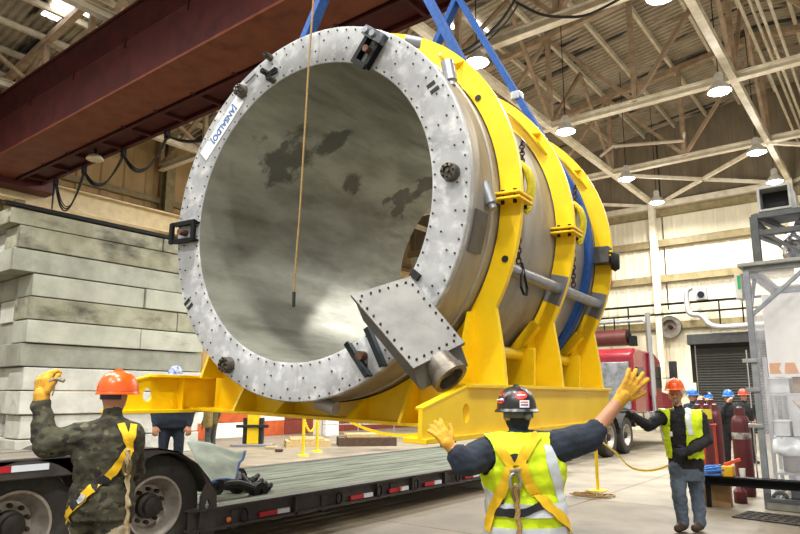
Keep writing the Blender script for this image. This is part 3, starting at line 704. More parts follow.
# ================================================================== overhead crane across the hall
ck = thing('overhead_crane', (-12,8,9), 'dark red overhead crane girder crossing the upper left', 'crane')
GB, GT, GY0, GY1 = 9.0, 11.05, 7.35, 8.44
m = MB(); m.box((-23.2,GY0,GB),(12,GY1,GT)); m.build('box_girder', M_crane, ck, .01)
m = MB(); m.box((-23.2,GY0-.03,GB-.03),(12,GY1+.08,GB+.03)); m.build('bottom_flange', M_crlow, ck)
m = MB(); m.box((-23.2,GY0-.08,GT-.02),(12,GY1+.08,GT+.04)); m.build('top_flange', M_crane, ck)
for i in range(12):
    x = -22+2.6*i; m = MB(); m.box((x,GY0-.04,10.05),(x+.03,GY0,10.35)); m.build('girder_tab', M_crane, ck)
for i in range(13):
    z = 10.25+.06*i; m = MB(); m.box((-23,GY0-.02,z),(12,GY0,z+.018)); m.build('conductor_bar', M_crane, ck)
m = MB(); m.box((-24.5,4.8,8.75),(-23.2,9.9,9.35)); m.box((-24.4,4.8,9.35),(-23.4,9.9,9.75)); m.build('end_truck', pm('truck_red','#5b1c1c','#481717',3,.5), ck, .03)
# walkway on the far side
m = MB(); m.box((-23.2,GY1+.05,9.06),(12,9.32,9.1)); m.build('walkway_plate', M_crane, ck)
m = MB(); m.ibeam((-23.2,9.4,9.06),(12,9.4,9.06),.12,.2); m.build('walkway_edge', M_crane, ck)
m = MB(); m.ibeam((-23.2,8.62,8.98),(12,8.62,8.98),.1,.14); m.build('walkway_edge', M_crane, ck)
for i in range(22):
    x = -22.6+1.6*i; m = MB(); m.bar((x,GY1+.02,9.0),(x,9.35,9.0),.08,.1); m.build('walkway_rib', M_crane, ck)
for i in range(14):
    x = -22.6+2.4*i; m = MB(); m.bar((x,9.4,9.1),(x,9.4,10.1),.05,.05); m.build('handrail_post', M_crane, ck)
m = MB(); m.tube([(-23,9.4,10.1),(12,9.4,10.1)],.025,6); m.build('handrail', M_crane, ck)
# work lamp under the walkway, unlit
wp = thing('walkway_lamp', (-20.6,9.05,8.7), 'unlit round white lamp under the crane walkway', 'lamp')
c = Vector((-18.65,9.0,8.72))
wp.matrix_world = Matrix.Translation(c); WM[wp] = Matrix.Translation(c)
m = MB(); m.lathe([(.24,0),(.25,.03),(.18,.12),(.07,.18)], c, (0,0,1), 20); m.build('shade', pm('shade_pale','#cfc6a8','#b8ad8c',8,.5), wp, smooth=True)
m = MB(); m.cyl(c+Vector((0,0,.15)),c+Vector((0,0,.34)),.05,n=10); m.build('lamp_neck', M_dark, wp)
# festoon cables
fx = [-21.9,-19.55,-17.1,-14.75,-12.1]
drops = [.95,.62,.75,.55]
pts0 = [atz(56,180,8.95),atz(86,168,8.95),atz(125,150,8.95),atz(171,131,8.95)]
hang = [Vector((p.x,9.42,8.95)) for p in (atz(53,179,8.95),atz(86,168,8.95),atz(125,151,8.95),atz(171,133,8.95))]+[Vector((-11.2,9.42,8.95)),Vector((-8.8,9.42,8.95))]
dr = [1.15,.75,.8,.62,.6]
for i in range(len(hang)-1):
    for j in range(3):
        m = MB(); m.tube(sag(hang[i]+Vector((0,.03*j,-.12)),hang[i+1]+Vector((0,.03*j,-.12)),dr[i]*(1-.07*j),16),.028-.005*j,6); m.build('festoon_cable', M_cable, ck, smooth=True)
for h in hang:
    m = MB(); m.box((h.x-.05,h.y-.05,h.z-.2),(h.x+.05,h.y+.08,h.z+.1)); m.build('cable_trolley', M_dark, ck)
m = MB(); m.tube(sag(hang[0]+Vector((-.05,0,-.1)),hang[0]+Vector((-.1,0,-.15)),.9,10),.025,6); m.build('festoon_cable', M_cable, ck, smooth=True)
# long cables looping in front of the roof right of the rear hook
for k,(pp,lab) in enumerate((((( 515,0),(500,22),(478,42),(455,54),(430,50)),'black crane cable looping down behind the rear blue sling'),(((516,2),(540,14),(565,17),(590,14),(625,-4)),'black crane cable sagging along the top edge right of the slings'))):
    m = MB(); m.tube(catmull([atd(x,y,12.5) for x,y in pp],5),.03,6); m.tube(catmull([atd(x+4,y+3,12.6) for x,y in pp],5),.02,6) if k == 0 else None
    tag(m.build('crane_cable', M_cable, smooth=True), lab, 'cable')

# ================================================================== stacked concrete block wall
MBL = pm('block_concrete', '#9b9d91', '#7f8276', 1.4, .85, 0, .3, 25, c3='#45453c', s3=.9, r3=(.6,.8), stretch3=(1.2,.5,1.6), rand=.2)
MBD = pm('block_stained', '#9a9a88', '#7c7a66', 1.6, .85, 0, .3, 25, c3='#35332b', s3=1.2, r3=(.5,.72), stretch3=(1.2,.6,1.2), rand=.1)
MBP = pm('block_pale', '#b2b4a8', '#9b9e91', 1.6, .85, 0, .3, 25, c3='#6a6c60', s3=1.0, r3=(.6,.8), stretch3=(1.2,.5,1.4), rand=.08)
MBW = pm('block_white', '#cfcfc8', '#b4b5ad', 1.8, .8, 0, .25, 25, c3='#76776f', s3=1.1, r3=(.6,.76), stretch3=(1.2,.8,1.0), rand=.1)
bw = thing('concrete_block_wall', (-18.2,9.5,0), 'tall wall of stacked pale stained concrete blocks behind the trailer', 'block wall')
XB, BH = -17.8, .612
random.seed(3)
starts = [7.2,7.3,7.2,7.25,7.15,7.2,7.2,7.25,6.7,6.8,6.55]
for r in range(11):
    z0 = r*BH; wh = r <= 3
    y = starts[r]; top = r == 10
    if r == 10: z0 = 10*BH; hh = .42
    else: hh = BH-.012
    bx0 = random.uniform(-.03,.03)
    cuts = [y]
    while cuts[-1] < 12.55: cuts.append(min(cuts[-1]+random.choice((3.2,4.4,6.5)),12.6))
    if len(cuts) > 2 and cuts[-1]-cuts[-2] < .5: cuts.pop(-2)
    for a,e in zip(cuts,cuts[1:]):
        m = MB(); jx = bx0+random.uniform(-.012,.012); jx += random.uniform(-.04,.03); m.box((XB-.9+jx,a+.01,z0),(XB+jx,e-.01,z0+hh-.018)); m.build('concrete_block', MBW if wh else {4:MBL,5:MBP,6:MBD,7:MBP,8:MBL,9:MBD,10:MBD}[r], bw, .02)
    # returning blocks that run to the left behind the corner
    x = XB-.92
    for k in range(3):
        L_ = 1.2+.25*((r+k)%3); o = .25*((r*7+k*3)%4)/4
        m = MB(); m.box((x-L_,y+.02+o+.3*(k > 0),z0),(x-.01,y+.9+o+.3*(k > 0),z0+hh)); m.build('concrete_block', MBW if (r+k)%3 == 0 or wh else MBL, bw, .02); x -= L_
m = MB(); m.bar((XB-.1,6.4,6.62),(XB-.1,12.7,6.62),.2,.1); m.build('capping_rail', M_dark, bw)
m = MB(); m.bar((XB-.1,3.0,6.62),(XB-.1,6.2,6.62),.2,.1); m.build('capping_rail', M_dark, bw)
# painted blocks further down the hall
pb = thing('painted_block_wall', (-22,21,0), 'low wall of orange and white painted blocks under the yellow beam', 'block wall')
MO = pm('block_orange','#c25a2a','#a94a20',3,.8,rand=.06); MWH = pm('block_whitepaint','#e3e2dc','#d2d1ca',3,.75,rand=.04)
for r in range(3):
    for k in range(9):
        y0 = 14.2+1.95*k; m = MB(); m.box((-22.8,y0+.01,r*.62),(-22,y0+1.93,r*.62+.61)); m.build('painted_block', (MO,MWH)[(r+k)%2] if k < 3 else pm('block_brick','#7d3324','#6a2a1d',3,.8,rand=.12), pb, .02)

# ================================================================== lowboy trailer
trl = thing('lowboy_trailer', (-7.7,7,0), 'long dark lowboy trailer with weathered plank deck', 'trailer')
TX, TXF, TZ, TY0, TY1 = -6.2, -9.2, .46, 4.45, 14.2
MTR = pm('trailer_paint', '#474240', '#363130', 5, .6, .1, .05, 30, c3='#57504a', s3=2, r3=(.62,.75))
MPL = pm('deck_plank', '#6f7668', '#565d50', 2.5, .85, 0, .3, 40, stretch=(5,.6,5), c3='#3c3f38', s3=1.6, r3=(.52,.68), stretch3=(4,.5,4), rand=.22)
MPR = pm('rear_plank', '#6b665a', '#544f46', 2.5, .85, 0, .3, 40, stretch=(5,.6,5), rand=.14)
for i in range(13):
    x0 = TX-.1-.222*i-.222; m = MB(); m.box((x0+.011,TY0,TZ-.06),(x0+.211,TY1,TZ+random.uniform(-.004,.006))); m.build('plank', MPL, trl, .006)
for x in (TX,TXF):
    m = MB(); m.ibeam((x+(-.05 if x == TX else .05),TY0-.1,TZ-.11),(x+(-.05 if x == TX else .05),TY1+.2,TZ-.11),.14,.24,.025,.02); m.build('side_rail', MTR, trl)
for i in range(7):
    y = 4.9+1.45*i; m = MB(); m.box((TXF+.1,y,.2),(TX-.02,y+.1,TZ-.065)); m.build('cross_member', MTR, trl)
# outrigger pockets, reflective tape and d-rings on the near rail
MRR = pm('tape_red','#b3202c',rough=.4); MRW = pm('tape_white','#dfe6f2',rough=.35); MAMB = pm('marker_amber','#c46a2a',rough=.35)
for i,y in enumerate((4.95,6.55,7.4,8.3,9.5,10.8)):
    m = MB(); m.box((TX-.03,y+.35,.27),(TX+.004,y+.62,.325)); m.build('reflective_tape', MRR, trl)
    m = MB(); m.box((TX-.03,y+.625,.27),(TX+.004,y+.82,.325)); m.build('reflective_tape', MRW, trl)
    m = MB(); m.box((TX-.05,y+.9,.22),(TX+.02,y+.94,.46)); m.build('outrigger_bracket', MTR, trl)
    m = MB(); m.tube([(TX+.012,y+.1+.055*math.cos(R(a)),.33+.075*math.sin(R(a))) for a in range(0,361,30)],.013,6); m.build('tie_down_ring', M_dark, trl, smooth=True)
for y in (4.82,8.0):
    m = MB(); m.lathe([(.03,0),(.03,.015),(.015,.022)], (TX+.005,y+.02 if y < 5 else y,.31), (1,0,0), 12); m.build('marker_lamp', MAMB, trl)
# raised rear deck over the wheels
RZ0, RZ1 = 1.02, 1.14
for i in range(12):
    x0 = TX-.02-.245*i-.245; m = MB(); m.box((x0+.006,-1.5,RZ1-.05),(x0+.239,3.0,RZ1+random.uniform(-.003,.006))); m.build('rear_plank', MPR, trl, .006)
for x in (TX,TXF+.1):
    m = MB(); m.box((x-.08,-1.5,RZ0-.06),(x,3.05,RZ1 if x == TX else RZ1-.06)); m.build('rear_rail', MTR, trl, .01)
m = MB(); m.box((TX-.01,1.4,1.03),(TX+.006,2.5,1.085)); m.build('reflective_tape', MRR, trl)
m = MB(); m.box((TX-.01,2.505,1.03),(TX+.006,2.82,1.085)); m.build('reflective_tape', MRW, trl)
m = MB(); m.box((TXF+.9,-1.5,.75),(TX-.75,4.4,1.0)); m.build('rear_frame', MTR, trl, .02)
for i in range(2):
    m = MB(); m.box((TXF+.35,2.52+1.36*i,.48),(TX-.35,2.68+1.36*i,.62)); m.build('axle', MTR, trl)
# wheel arch plates: an arc plate that drops to the low deck in front of the front axle
WY = (2.64,4.0); WR = .54
arcpts = lambda r, a0, a1, cy, cz, n: [(cy+r*math.cos(R(a0+(a1-a0)*i/n)), cz+r*math.sin(R(a0+(a1-a0)*i/n))) for i in range(n+1)]
YZm = lambda x: Matrix(((0,0,1,x),(1,0,0,0),(0,1,0,0),(0,0,0,1)))
for x in (TX-.03,):
    outer = [(3.02,RZ1),(3.9,RZ1+.01),(4.15,1.1),(4.4,.95),(4.56,.78),(4.67,.62),(4.68,.24),(4.64,.18),(4.5,.18),(4.46,.24),(4.465,.6)]
    inner = arcpts(.565,20,150,4.0,.53,14)
    tri_h = [(4.555,.42),(4.59,.5),(4.555,.58),(4.52,.5)]
    m = MB(); m.prism([outer+inner, tri_h], YZm(x), .03); m.build('wheel_arch', MTR, trl)
    m = MB(); m.prism([[(1.95,RZ1-.02),(3.02,RZ1-.02)]+arcpts(.62,40,140,2.64,.5,12)], YZm(x), .03); m.build('wheel_arch', MTR, trl)
m = MB()
oa = [(3.02,RZ1+.005),(3.9,RZ1+.015),(4.15,1.105),(4.4,.955),(4.56,.785),(4.67,.625)]
rs = [[(TX,p[0],p[1]),(TX-.8,p[0],p[1]),(TX-.8,p[0],p[1]-.02),(TX,p[0],p[1]-.02)] for p in oa]; m.rings(rs); m.build('fender_top', MTR, trl)
MTYRE = pm('tyre_rubber','#2c2a28','#383633',14,.8,0,.15,50); MRIM = pm('rim_alloy','#bdb6ac','#978f86',7,.45,.5,c3='#5e564d',s3=3,r3=(.6,.75)); MHUB = pm('hub_dark','#3a3531','#2a2623',10,.6,.3)
def wheel_meshes(Rr=WR, rim=.31):
    P = {}
    m = MB(); m.lathe([(rim,-.01),(Rr*.8,.03),(Rr*.96,0),(Rr,-.05),(Rr,-.24),(Rr*.96,-.28),(Rr*.8,-.3),(rim,-.28)], n=48, loop=True); m.sm = True; P['tyre'] = m.mesh('tyre',[MTYRE])
    m = MB(); m.lathe([(rim+.004,-.012),(rim+.004,.006),(rim-.02,.004),(rim-.035,-.05),(rim-.07,-.14),(rim-.1,-.17),(.02,-.17),(.02,-.19),(rim-.05,-.19),(rim,-.25)], n=40, loop=True); m.sm = True; P['rim'] = m.mesh('rim',[MRIM])
    m = MB(); m.lathe([(.13,-.17),(.13,-.1),(.1,-.08),(.1,-.02),(.06,0),(.01,.0)], n=20); m.sm = True; P['hub'] = m.mesh('hub',[MHUB])
    m = MB()
    for k in range(10): a = 2*math.pi*k/10; m.lathe([(.022,-.17),(.022,-.12),(.012,-.11)], (.17*math.cos(a),.17*math.sin(a),0), (0,0,1), 6)
    P['lug_nuts'] = m.mesh('lug_nuts',[MHUB])
    return P
WP = wheel_meshes()
def wheel(parent, c, P=WP, flip=False):
    M = Matrix.Translation(c)@Matrix.Rotation(R(90 if not flip else -90),4,'Y')
    we = empty('wheel', M, parent)
    for k in ('tyre','rim','hub','lug_nuts'):
        o = put(k, P[k], we, M)
        if k == 'lug_nuts': o['kind'] = 'stuff'
for y in WY:
    wheel(trl,(TX-.14,y,WR)); wheel(trl,(TXF+.14,y,WR),flip=True)
# gooseneck
m = MB(); m.prism([[(14.0,.24),(15.0,.24),(16.4,1.15),(18.2,1.15),(18.2,1.4),(15.9,1.4),(14.6,.46),(14.0,.46)]], YZm(-8.4), 1.4); m.build('gooseneck', MTR, trl, .02)
# bunched canvas tarpaulin and chains heaped on the deck end
random.seed(11)
MT = pm('tarp_cloth','#8d978f','#757f78',4,.9,0,.3,20); MTB = pm('tarp_edge','#23508f','#1b4078',10,.8)
def cloth_patch(corners, nu, nv, amp, mat, edge_mat, name, label, cat):
    a,b_,c,d = [Vector(p) for p in corners]; m = MB(); g = []
    for i in range(nu+1):
        for j in range(nv+1):
            u_,v_ = i/nu,j/nv; p = (a*(1-u_)+b_*u_)*(1-v_)+(d*(1-u_)+c*u_)*v_
            p = p+Vector((0,0,amp*(noise.noise(p*1.7)+.5*noise.noise(p*4.1))))+Vector((amp*.6*noise.noise(p*2.3+Vector((5,5,5))),0,0))
            p.z = max(p.z, TZ+.02)
            g.append(p)
    m.v = g
    for i in range(nu):
        for j in range(nv):
            m.f.append([i*(nv+1)+j,(i+1)*(nv+1)+j,(i+1)*(nv+1)+j+1,i*(nv+1)+j+1]); m.m.append(1 if (i >= nu-1 or j == 0) else 0)
    o = m.build(name, [mat,edge_mat], smooth=True); s_ = o.modifiers.new('thick','SOLIDIFY'); s_.thickness = .012
    return tag(o,label,cat)
cloth_patch([atx(203,486,-6.5),atx(237,481,-6.6),atx(246,454,-7.1),atx(188,440,-7.25)],18,16,.09,MT,MTB,'tarpaulin','crumpled grey-green tarpaulin with blue edge on the trailer deck','tarpaulin')
m = MB()
m.prism([[(0,0),(.5,0),(.52,.06),(.06,.42),(0,.4)]], Matrix(((0,1,0,0),(1,0,0,0),(0,0,1,0),(0,0,0,1)))@Matrix.Identity(4), .0001) if False else None
for k,(p,q,r_,lab) in enumerate((((-6.6,4.95,.62),(-6.6,5.6,.5),.05,'black ratchet bar lying on the deck edge by the tarpaulin'),((-6.9,5.5,.55),(-7.4,5.9,.6),.06,'black strap bundle lying beyond the tarpaulin'))):
    m = MB(); m.tube(catmull([p,(Vector(p)+Vector(q))/2+Vector((0,0,.06)),q],6),r_,8); m.lathe([(.03,-.06),(.11,-.06),(.11,.06),(.03,.06)], q, (1,0,0), 16, loop=True)
    m.lathe([(.03,-.05),(.09,-.05),(.09,.05),(.03,.05)], p, (1,0,0), 16, loop=True)
    tag(m.build('load_binder', M_black, smooth=True), lab, 'binder')
m = MB()
for j in range(9):
    c = Vector((-6.75-.1*j+random.uniform(-.05,.05),5.75+random.uniform(-.2,.25),TZ+.05)); m.tube([c+Vector((.12*math.cos(R(a)),.1*math.sin(R(a)),.02*j%.1+.04*math.sin(R(a*2)))) for a in range(0,361,30)],.03,6)
tag(m.build('strap_heap', M_black, smooth=True), 'heap of dark tie-down straps on the deck right of the tarpaulin', 'straps')
m = MB(); m.cbox((-8.9,13.4,TZ+.13),(.28,.3,.22)); tag(m.build('wood_chock', M_woodd, bevel=.01), 'small brown wooden block at the far edge of the deck', 'wood block')

# ================================================================== road tractor
tk = thing('road_tractor', (-7.9,22,0), 'red road tractor parked behind the yellow frame', 'truck')
MRED = pm('truck_red_paint','#8f1226','#7d0f20',3,.25,.1,coat=.6); MGLS = pm('dark_glass','#1a1e22',rough=.1)
m = MB(); m.box((-8.9,17.3,.75),(-8.6,27,1.0)); m.box((-7.2,17.3,.75),(-6.9,27,1.0)); m.build('chassis_rail', M_dark, tk)
m = MB(); m.prism([[(20.6,.95),(23.6,.95),(23.6,2.9),(22.9,3.15),(20.9,3.2),(20.6,3.0)]], YZm(-9.1), 2.4); m.build('cab', MRED, tk, .08)
m = MB(); m.prism([[(23.6,.85),(25.9,.75),(25.95,1.5),(25.7,1.75),(23.6,1.95)]], YZm(-8.8), 1.8); m.build('hood', MRED, tk, .1)
m = MB(); m.box((-9.0,20.5,1.15),(-6.8,20.6,2.75)); m.build('cab_back_panel', pm('quilted_steel','#b9bcc0','#7d8287',4,.3,.7), tk, .02)
m = MB(); m.box((-6.69,22.5,1.95),(-6.66,23.45,2.7)); m.build('side_window', MGLS, tk, .02)
m = MB(); m.box((-6.69,20.9,2.1),(-6.66,21.5,2.6)); m.build('sleeper_window', MGLS, tk, .02)
for x in (-6.62,-9.18):
    m = MB(); m.cyl((x,22.2,1.0),(x,22.2,4.45),.085,n=14); m.build('exhaust_stack', M_chrome, tk, smooth=True)
    m = MB(); m.cyl((x,22.2,1.7),(x,22.2,3.0),.12,n=14); m.build('muffler_guard', M_chrome, tk, smooth=True)
    m = MB(); m.cbox((x+(.35 if x > -8 else -.35),23.5,2.5),(.25,.12,.75)); m.bar((x,23.4,2.3),(x+(.35 if x > -8 else -.35),23.5,2.3),.03,.03); m.build('mirror', M_black, tk, .03)
for y in (20.2,21.3):
    m = MB(); m.cyl((-6.95,y,1.05),(-6.95,y+.95,1.05),.3,n=20); m.build('fuel_tank', M_chrome, tk, smooth=True)
m = MB(); m.lathe([(.01,0),(.5,0),(.55,.1),(.1,.12)], (-7.9,18.9,1.0), (0,0,1), 20); m.build('fifth_wheel', M_dark, tk)
for y in (18.35,19.75,25.0):
    wheel(tk,(-6.72,y,WR)); wheel(tk,(-9.08,y,WR),flip=True)
    m = MB(); m.prism([arcpts(.66,20,160,y,WR,10)+arcpts(.63,160,20,y,WR,10)], YZm(-7.1), .45)
    m.build('mudguard', M_chrome if y > 20 else M_black, tk)
m = MB(); m.box((-6.75,17.2,1.25),(-6.68,17.75,1.32)); m.build('tail_bar', M_yellow, tk)

# ================================================================== people
import numpy as np
CF, CR = Vector((-_s,_c,0)), Vector((_c,_s,0))        # away from the viewer, to the right
UP = Vector((0,0,1))
MSKIN = pm('skin','#bf8a6c','#ae7a5e',12,.55); MHAIR = pm('hair_dark','#2b211b','#1c1613',40,.8)
MCAMO = camo()
MNAVY = pm('navy_cloth','#26303f','#1b2330',9,.9,0,.2,60); MBLK = pm('black_cloth','#17171a','#222226',12,.9,0,.2,60)
MJEAN = pm('denim','#5f6c7c','#4c5867',6,.9,0,.25,90,stretch=(1,1,.4)); MKHAKI = pm('khaki_cloth','#b3a68f','#9c8f78',7,.9,0,.2,60)
MVEST = pm('vest_lime','#d6ef17','#c3dc0a',6,.75,0,.15,30); MREFL = pm('vest_silver','#dfe6ee','#c9d2dc',9,.35,.2)
MGLOVE = pm('glove_leather','#dba936','#b98522',10,.8,0,.3,40,c3='#8a6a2a',s3=14,r3=(.6,.75)); MGLB = pm('glove_black','#1f2128','#2c2e36',14,.85)
MSTRAP = pm('harness_yellow','#edc118','#dcb010',16,.75); MSTRB = pm('harness_black','#1a1b1e','#26282c',16,.8)
MBOOT = pm('boot_leather','#4a3527','#362619',12,.7); MORANGE = pm('helmet_orange','#ec5f14','#e0550a',4,.3,coat=.4)
MHBLK = pm('helmet_black','#141518','#1b1c20',6,.35,coat=.1); MHBLUE = pm('helmet_blue','#1f6cc0','#175aa6',5,.3,coat=.3); MHRED = pm('helmet_red','#b5432f','#9c3625',5,.35)
MBEARD = pm('beard_grey','#8b7b6d','#6d5f54',30,.9)
def capring(m, p0, p1, r0, r1, n=14):
    p0, p1 = Vector(p0), Vector(p1); d = p1-p0; L = max(d.length,1e-5); d = d/L
    prof = [(r0*math.sin(a),-r0*math.cos(a)) for a in (0.05,.5,1.0)]+[(r0,0),(r1,L)]+[(r1*math.cos(a),L+r1*math.sin(a)) for a in (.55,1.05,1.5)]
    m.lathe(prof, p0, d, n)
class Fig:
    def __init__(s): s.m = MB(); s.pr = []
    def cap(s, p0, p1, r0, r1, mi):
        capring(s.m, p0, p1, r0, r1); s.pr.append((Vector(p0),Vector(p1),r0,r1,None,mi))
    def chain(s, P, rad, mi):
        for i in range(len(P)-1): s.cap(P[i],P[i+1],rad[i],rad[i+1],mi if isinstance(mi,int) else mi[i])
    def loft(s, secs, r, f, mi, n=20):
        rs = [[Vector(c)+r*(a*math.cos(2*math.pi*j/n))+f*(b*math.sin(2*math.pi*j/n)) for j in range(n)] for c,a,b in secs]
        s.m.rings(rs)
        for (c0,a0,b0),(c1,a1,b1) in zip(secs,secs[1:]): s.pr.append((Vector(c0),Vector(c1),b0,b1,(r.copy(),f.copy(),a0,a1),mi))
    def ball(s, c, rr, axes, mi):
        m = MB(); m.ball((0,0,0),rr,16,10); M = Matrix((axes[0],axes[1],axes[2])).transposed()
        s.m.add([Vector(c)+M@v for v in m.v], m.f); s.pr.append((Vector(c)-Vector(axes[2])*rr[2]*.4,Vector(c)+Vector(axes[2])*rr[2]*.4,rr[0],rr[0],None,mi))
    def remesh(s, name, mats, parent, vox, amp, smooth=4):
        ob = bpy.data.objects.new('tmp_body', s.m.mesh('tmp_body', [mats[0]], WM[parent].inverted()))
        md = ob.modifiers.new('r','REMESH'); md.mode = 'VOXEL'; md.voxel_size = vox; md.use_smooth_shade = True
        sm = ob.modifiers.new('s','SMOOTH'); sm.iterations = smooth; sm.factor = .5
        me = eval_mesh(ob)
        me.name = name; me.materials.clear()
        for x in mats: me.materials.append(x)
        W = WM[parent]; L = np.array([list(p.center) for p in me.polygons]); o = np.array(W.translation); C = L+o
        best = np.full(len(C),1e9); mi = np.zeros(len(C),int)
        for p0,p1,r0,r1,ell,k in s.pr:
            a, b = np.array(p0), np.array(p1); ab = b-a; t = np.clip(((C-a)@ab)/max(ab@ab,1e-9),0,1); q = C-(a+t[:,None]*ab); rr = r0+(r1-r0)*t
            if ell:
                r_, f_, a0, a1 = ell; x = q@np.array(r_); y = q@np.array(f_); z = q@np.array(UP); aa = a0+(a1-a0)*t
                d = (np.sqrt((x/aa)**2+(y/rr)**2+(z/rr)**2)-1)*rr
            else: d = np.linalg.norm(q,axis=1)-rr
            u = d < best; best[u] = d[u]; mi[u] = k
        me.polygons.foreach_set('material_index', mi.astype(int).tolist())
        if amp:
            vm = [0]*len(me.vertices)
            for p in me.polygons:
                for v in p.vertices: vm[v] = max(vm[v], 0 if s.bare and p.material_index in s.bare else 1)
            nn = [v.normal.copy() for v in me.vertices]; cc = [v.co.copy() for v in me.vertices]; out = []
            for i,v in enumerate(cc):
                if vm[i]:
                    q = v+Vector((o[0],o[1],o[2])); k = noise.noise(Vector((q.x*9,q.y*9,q.z*14)))+.6*noise.noise(Vector((q.x*20+4,q.y*20,q.z*26)))
                    v = v+nn[i]*(amp*k)
                out += v[:]
            me.vertices.foreach_set('co', out)
        me.polygons.foreach_set('use_smooth',[True]*len(me.polygons)); me.update()
        bo = bpy.data.objects.new(name, me); col.objects.link(bo); bo.parent = parent; WM[bo] = WM[parent].copy()
        return bo
    bare = None
def bvh_of(bo):
    W = WM[bo]; return BVHTree.FromPolygons([W@v.co for v in bo.data.vertices],[list(p.vertices) for p in bo.data.polygons])
def shell_from(bo, test, off, name, mat, parent, thick=.006, rounds=0):
    """a garment: the body's faces that pass test, lifted off the body"""
    W = WM[bo]; me = bo.data; keep = [p for p in me.polygons if test(W@p.center, p.material_index)]
    idx = {}; m = MB()
    for p in keep:
        f = []
        for v in p.vertices:
            if v not in idx: idx[v] = len(m.v); m.v.append(W@(me.vertices[v].co+me.vertices[v].normal*off))
            f.append(idx[v])
        m.f.append(f); m.m.append(0)
    o = m.build(name, mat, parent, smooth=True)
    sm = o.modifiers.new('s','SMOOTH'); sm.iterations = 3
    s_ = o.modifiers.new('t','SOLIDIFY'); s_.thickness = thick; s_.offset = 1
    return o
def ribbon(bv, pts, width, off, name, mat, parent, dirs=None, n=8, thick=.004):
    """webbing laid on the body along points that lie near its surface"""
    P = catmull(pts, n); m = MB(); rs = []
    for i,p in enumerate(P):
        d = (P[min(i+1,len(P)-1)]-P[max(i-1,0)]).normalized(); loc, nor, _, _ = bv.find_nearest(p)
        if nor is None: continue
        wv = d.cross(nor).normalized()*(width/2); row = []
        for k in (-1,-.33,.33,1):
            l2, n2, _, _ = bv.find_nearest(p+wv*k); row.append((l2,n2))
        rs.append([l+nn*off for l,nn in row]+[l+nn*(off+thick) for l,nn in reversed(row)])
    m.rings(rs); return m.build(name, mat, parent, smooth=True)
def onb(bv, px, py, dflt):
    h = bv.ray_cast(O0, ray(px,py).normalized()); return h[0] if h[0] is not None else atd(px,py,dflt)
def helmet(parent, c, f, mat, up=UP, k=1.0, name='hard_hat', peak=True, rim=.014):
    f = f.normalized(); r = f.cross(up).normalized(); u = r.cross(f).normalized(); c = Vector(c)
    m = MB(); rs = []; n = 28
    for i in range(9):
        a = i/8*math.pi/2*.985; cr_, h = math.cos(a), math.sin(a)
        rs.append([c+r*(.118*k*cr_**.8*math.cos(2*math.pi*j/n))+f*(.142*k*cr_**.8*math.sin(2*math.pi*j/n))+u*(.135*k*h) for j in range(n)])
    m.rings(rs)
    m2 = MB()
    for i in range(7):                              # ridge along the crown
        pass
    o = m.build(name, mat, parent, smooth=True)
    m = MB(); ro, ri_, lo, li = [], [], [], []
    for j in range(n):
        a = 2*math.pi*j/n; fx = max(0,math.sin(a))**2*(.055 if peak else .02)
        e = lambda s_, dz: c+r*((.118*k+s_)*math.cos(a))+f*((.142*k+s_+(fx if s_ > .004 else 0))*math.sin(a))+u*dz
        ro.append(e(rim,-.016)); ri_.append(e(-.004,.004)); lo.append(e(rim,-.022)); li.append(e(-.01,-.012))
    m.rings([ri_,ro,lo,li], loop=True); m.build('brim', mat, o, smooth=True)
    m = MB(); m.tube([c+f*(.12*k*math.cos(R(t)))+u*(.137*k*math.sin(R(t)))*1.0 for t in range(25,156,13)],.012,6); m.build('ridge', mat, o, smooth=True)
    return o
def hand(parent, wrist, d, back, side, mat, curl=20, spread=8, size=1.0, vox=.006, name='glove', thumb_out=40):
    """wrist point, direction of the hand, outward normal of its back, +1 when the thumb lies on d x back"""
    d = d.normalized(); b = (back-d*back.dot(d)).normalized(); s_ = d.cross(b)*side; F = Fig(); z = size; w_ = Vector(wrist)
    F.cap(w_-d*.05*z,w_+d*.02*z,.034*z,.036*z,0)
    for k in (-.03,-.01,.01,.03): F.cap(w_+d*.02*z+s_*k*.7*z,w_+d*.088*z+s_*k*z,.019*z,.0165*z,0)
    for i,(k,L) in enumerate(((.034,.078),(.012,.088),(-.011,.082),(-.033,.064))):
        p = w_+d*.088*z+s_*k*z; ang = R(spread*(1.5-i)); dd = (d*math.cos(ang)+s_*math.sin(ang)); cu = R(curl)*(1+.08*i)
        for q,fr in enumerate((.45,.32,.25)):
            a = cu*(.6+q*.8) if q == 0 else cu*(.6+q*.9)
            e = (dd*math.cos(a)-b*math.sin(a)).normalized(); p2 = p+e*(L*fr*z); F.cap(p,p2,.0125*z,.0115*z,0); p = p2
    p = w_+d*.03*z+s_*.035*z; td = (d*math.cos(R(thumb_out))+s_*math.sin(R(thumb_out))-b*.25).normalized()
    p2 = p+td*.045*z; F.cap(p,p2,.016*z,.014*z,0); td = (td*.8+d*.6-b*.2*(curl/30)).normalized(); F.cap(p2,p2+td*.04*z,.0135*z,.012*z,0)
    return F.remesh(name,[mat],parent,vox,.0012,2)
def torso(F, pel, ch, nk, r, f, k=1.0, fat=1.0, mi=0, mip=1):
    pel, ch, nk = Vector(pel), Vector(ch), Vector(nk)
    F.loft([(pel-UP*.13,.16*k*fat,.115*k*fat),(pel,.18*k*fat,.125*k*fat),(pel.lerp(ch,.4),.172*k*fat,.12*k*fat),(ch,.2*k*fat,.14*k*fat),(ch.lerp(nk,.55),.2*k*fat,.125*k*fat),(ch.lerp(nk,.85),.14*k*fat,.09*k*fat),(nk,.065*k,.065*k)], r, f, mi)
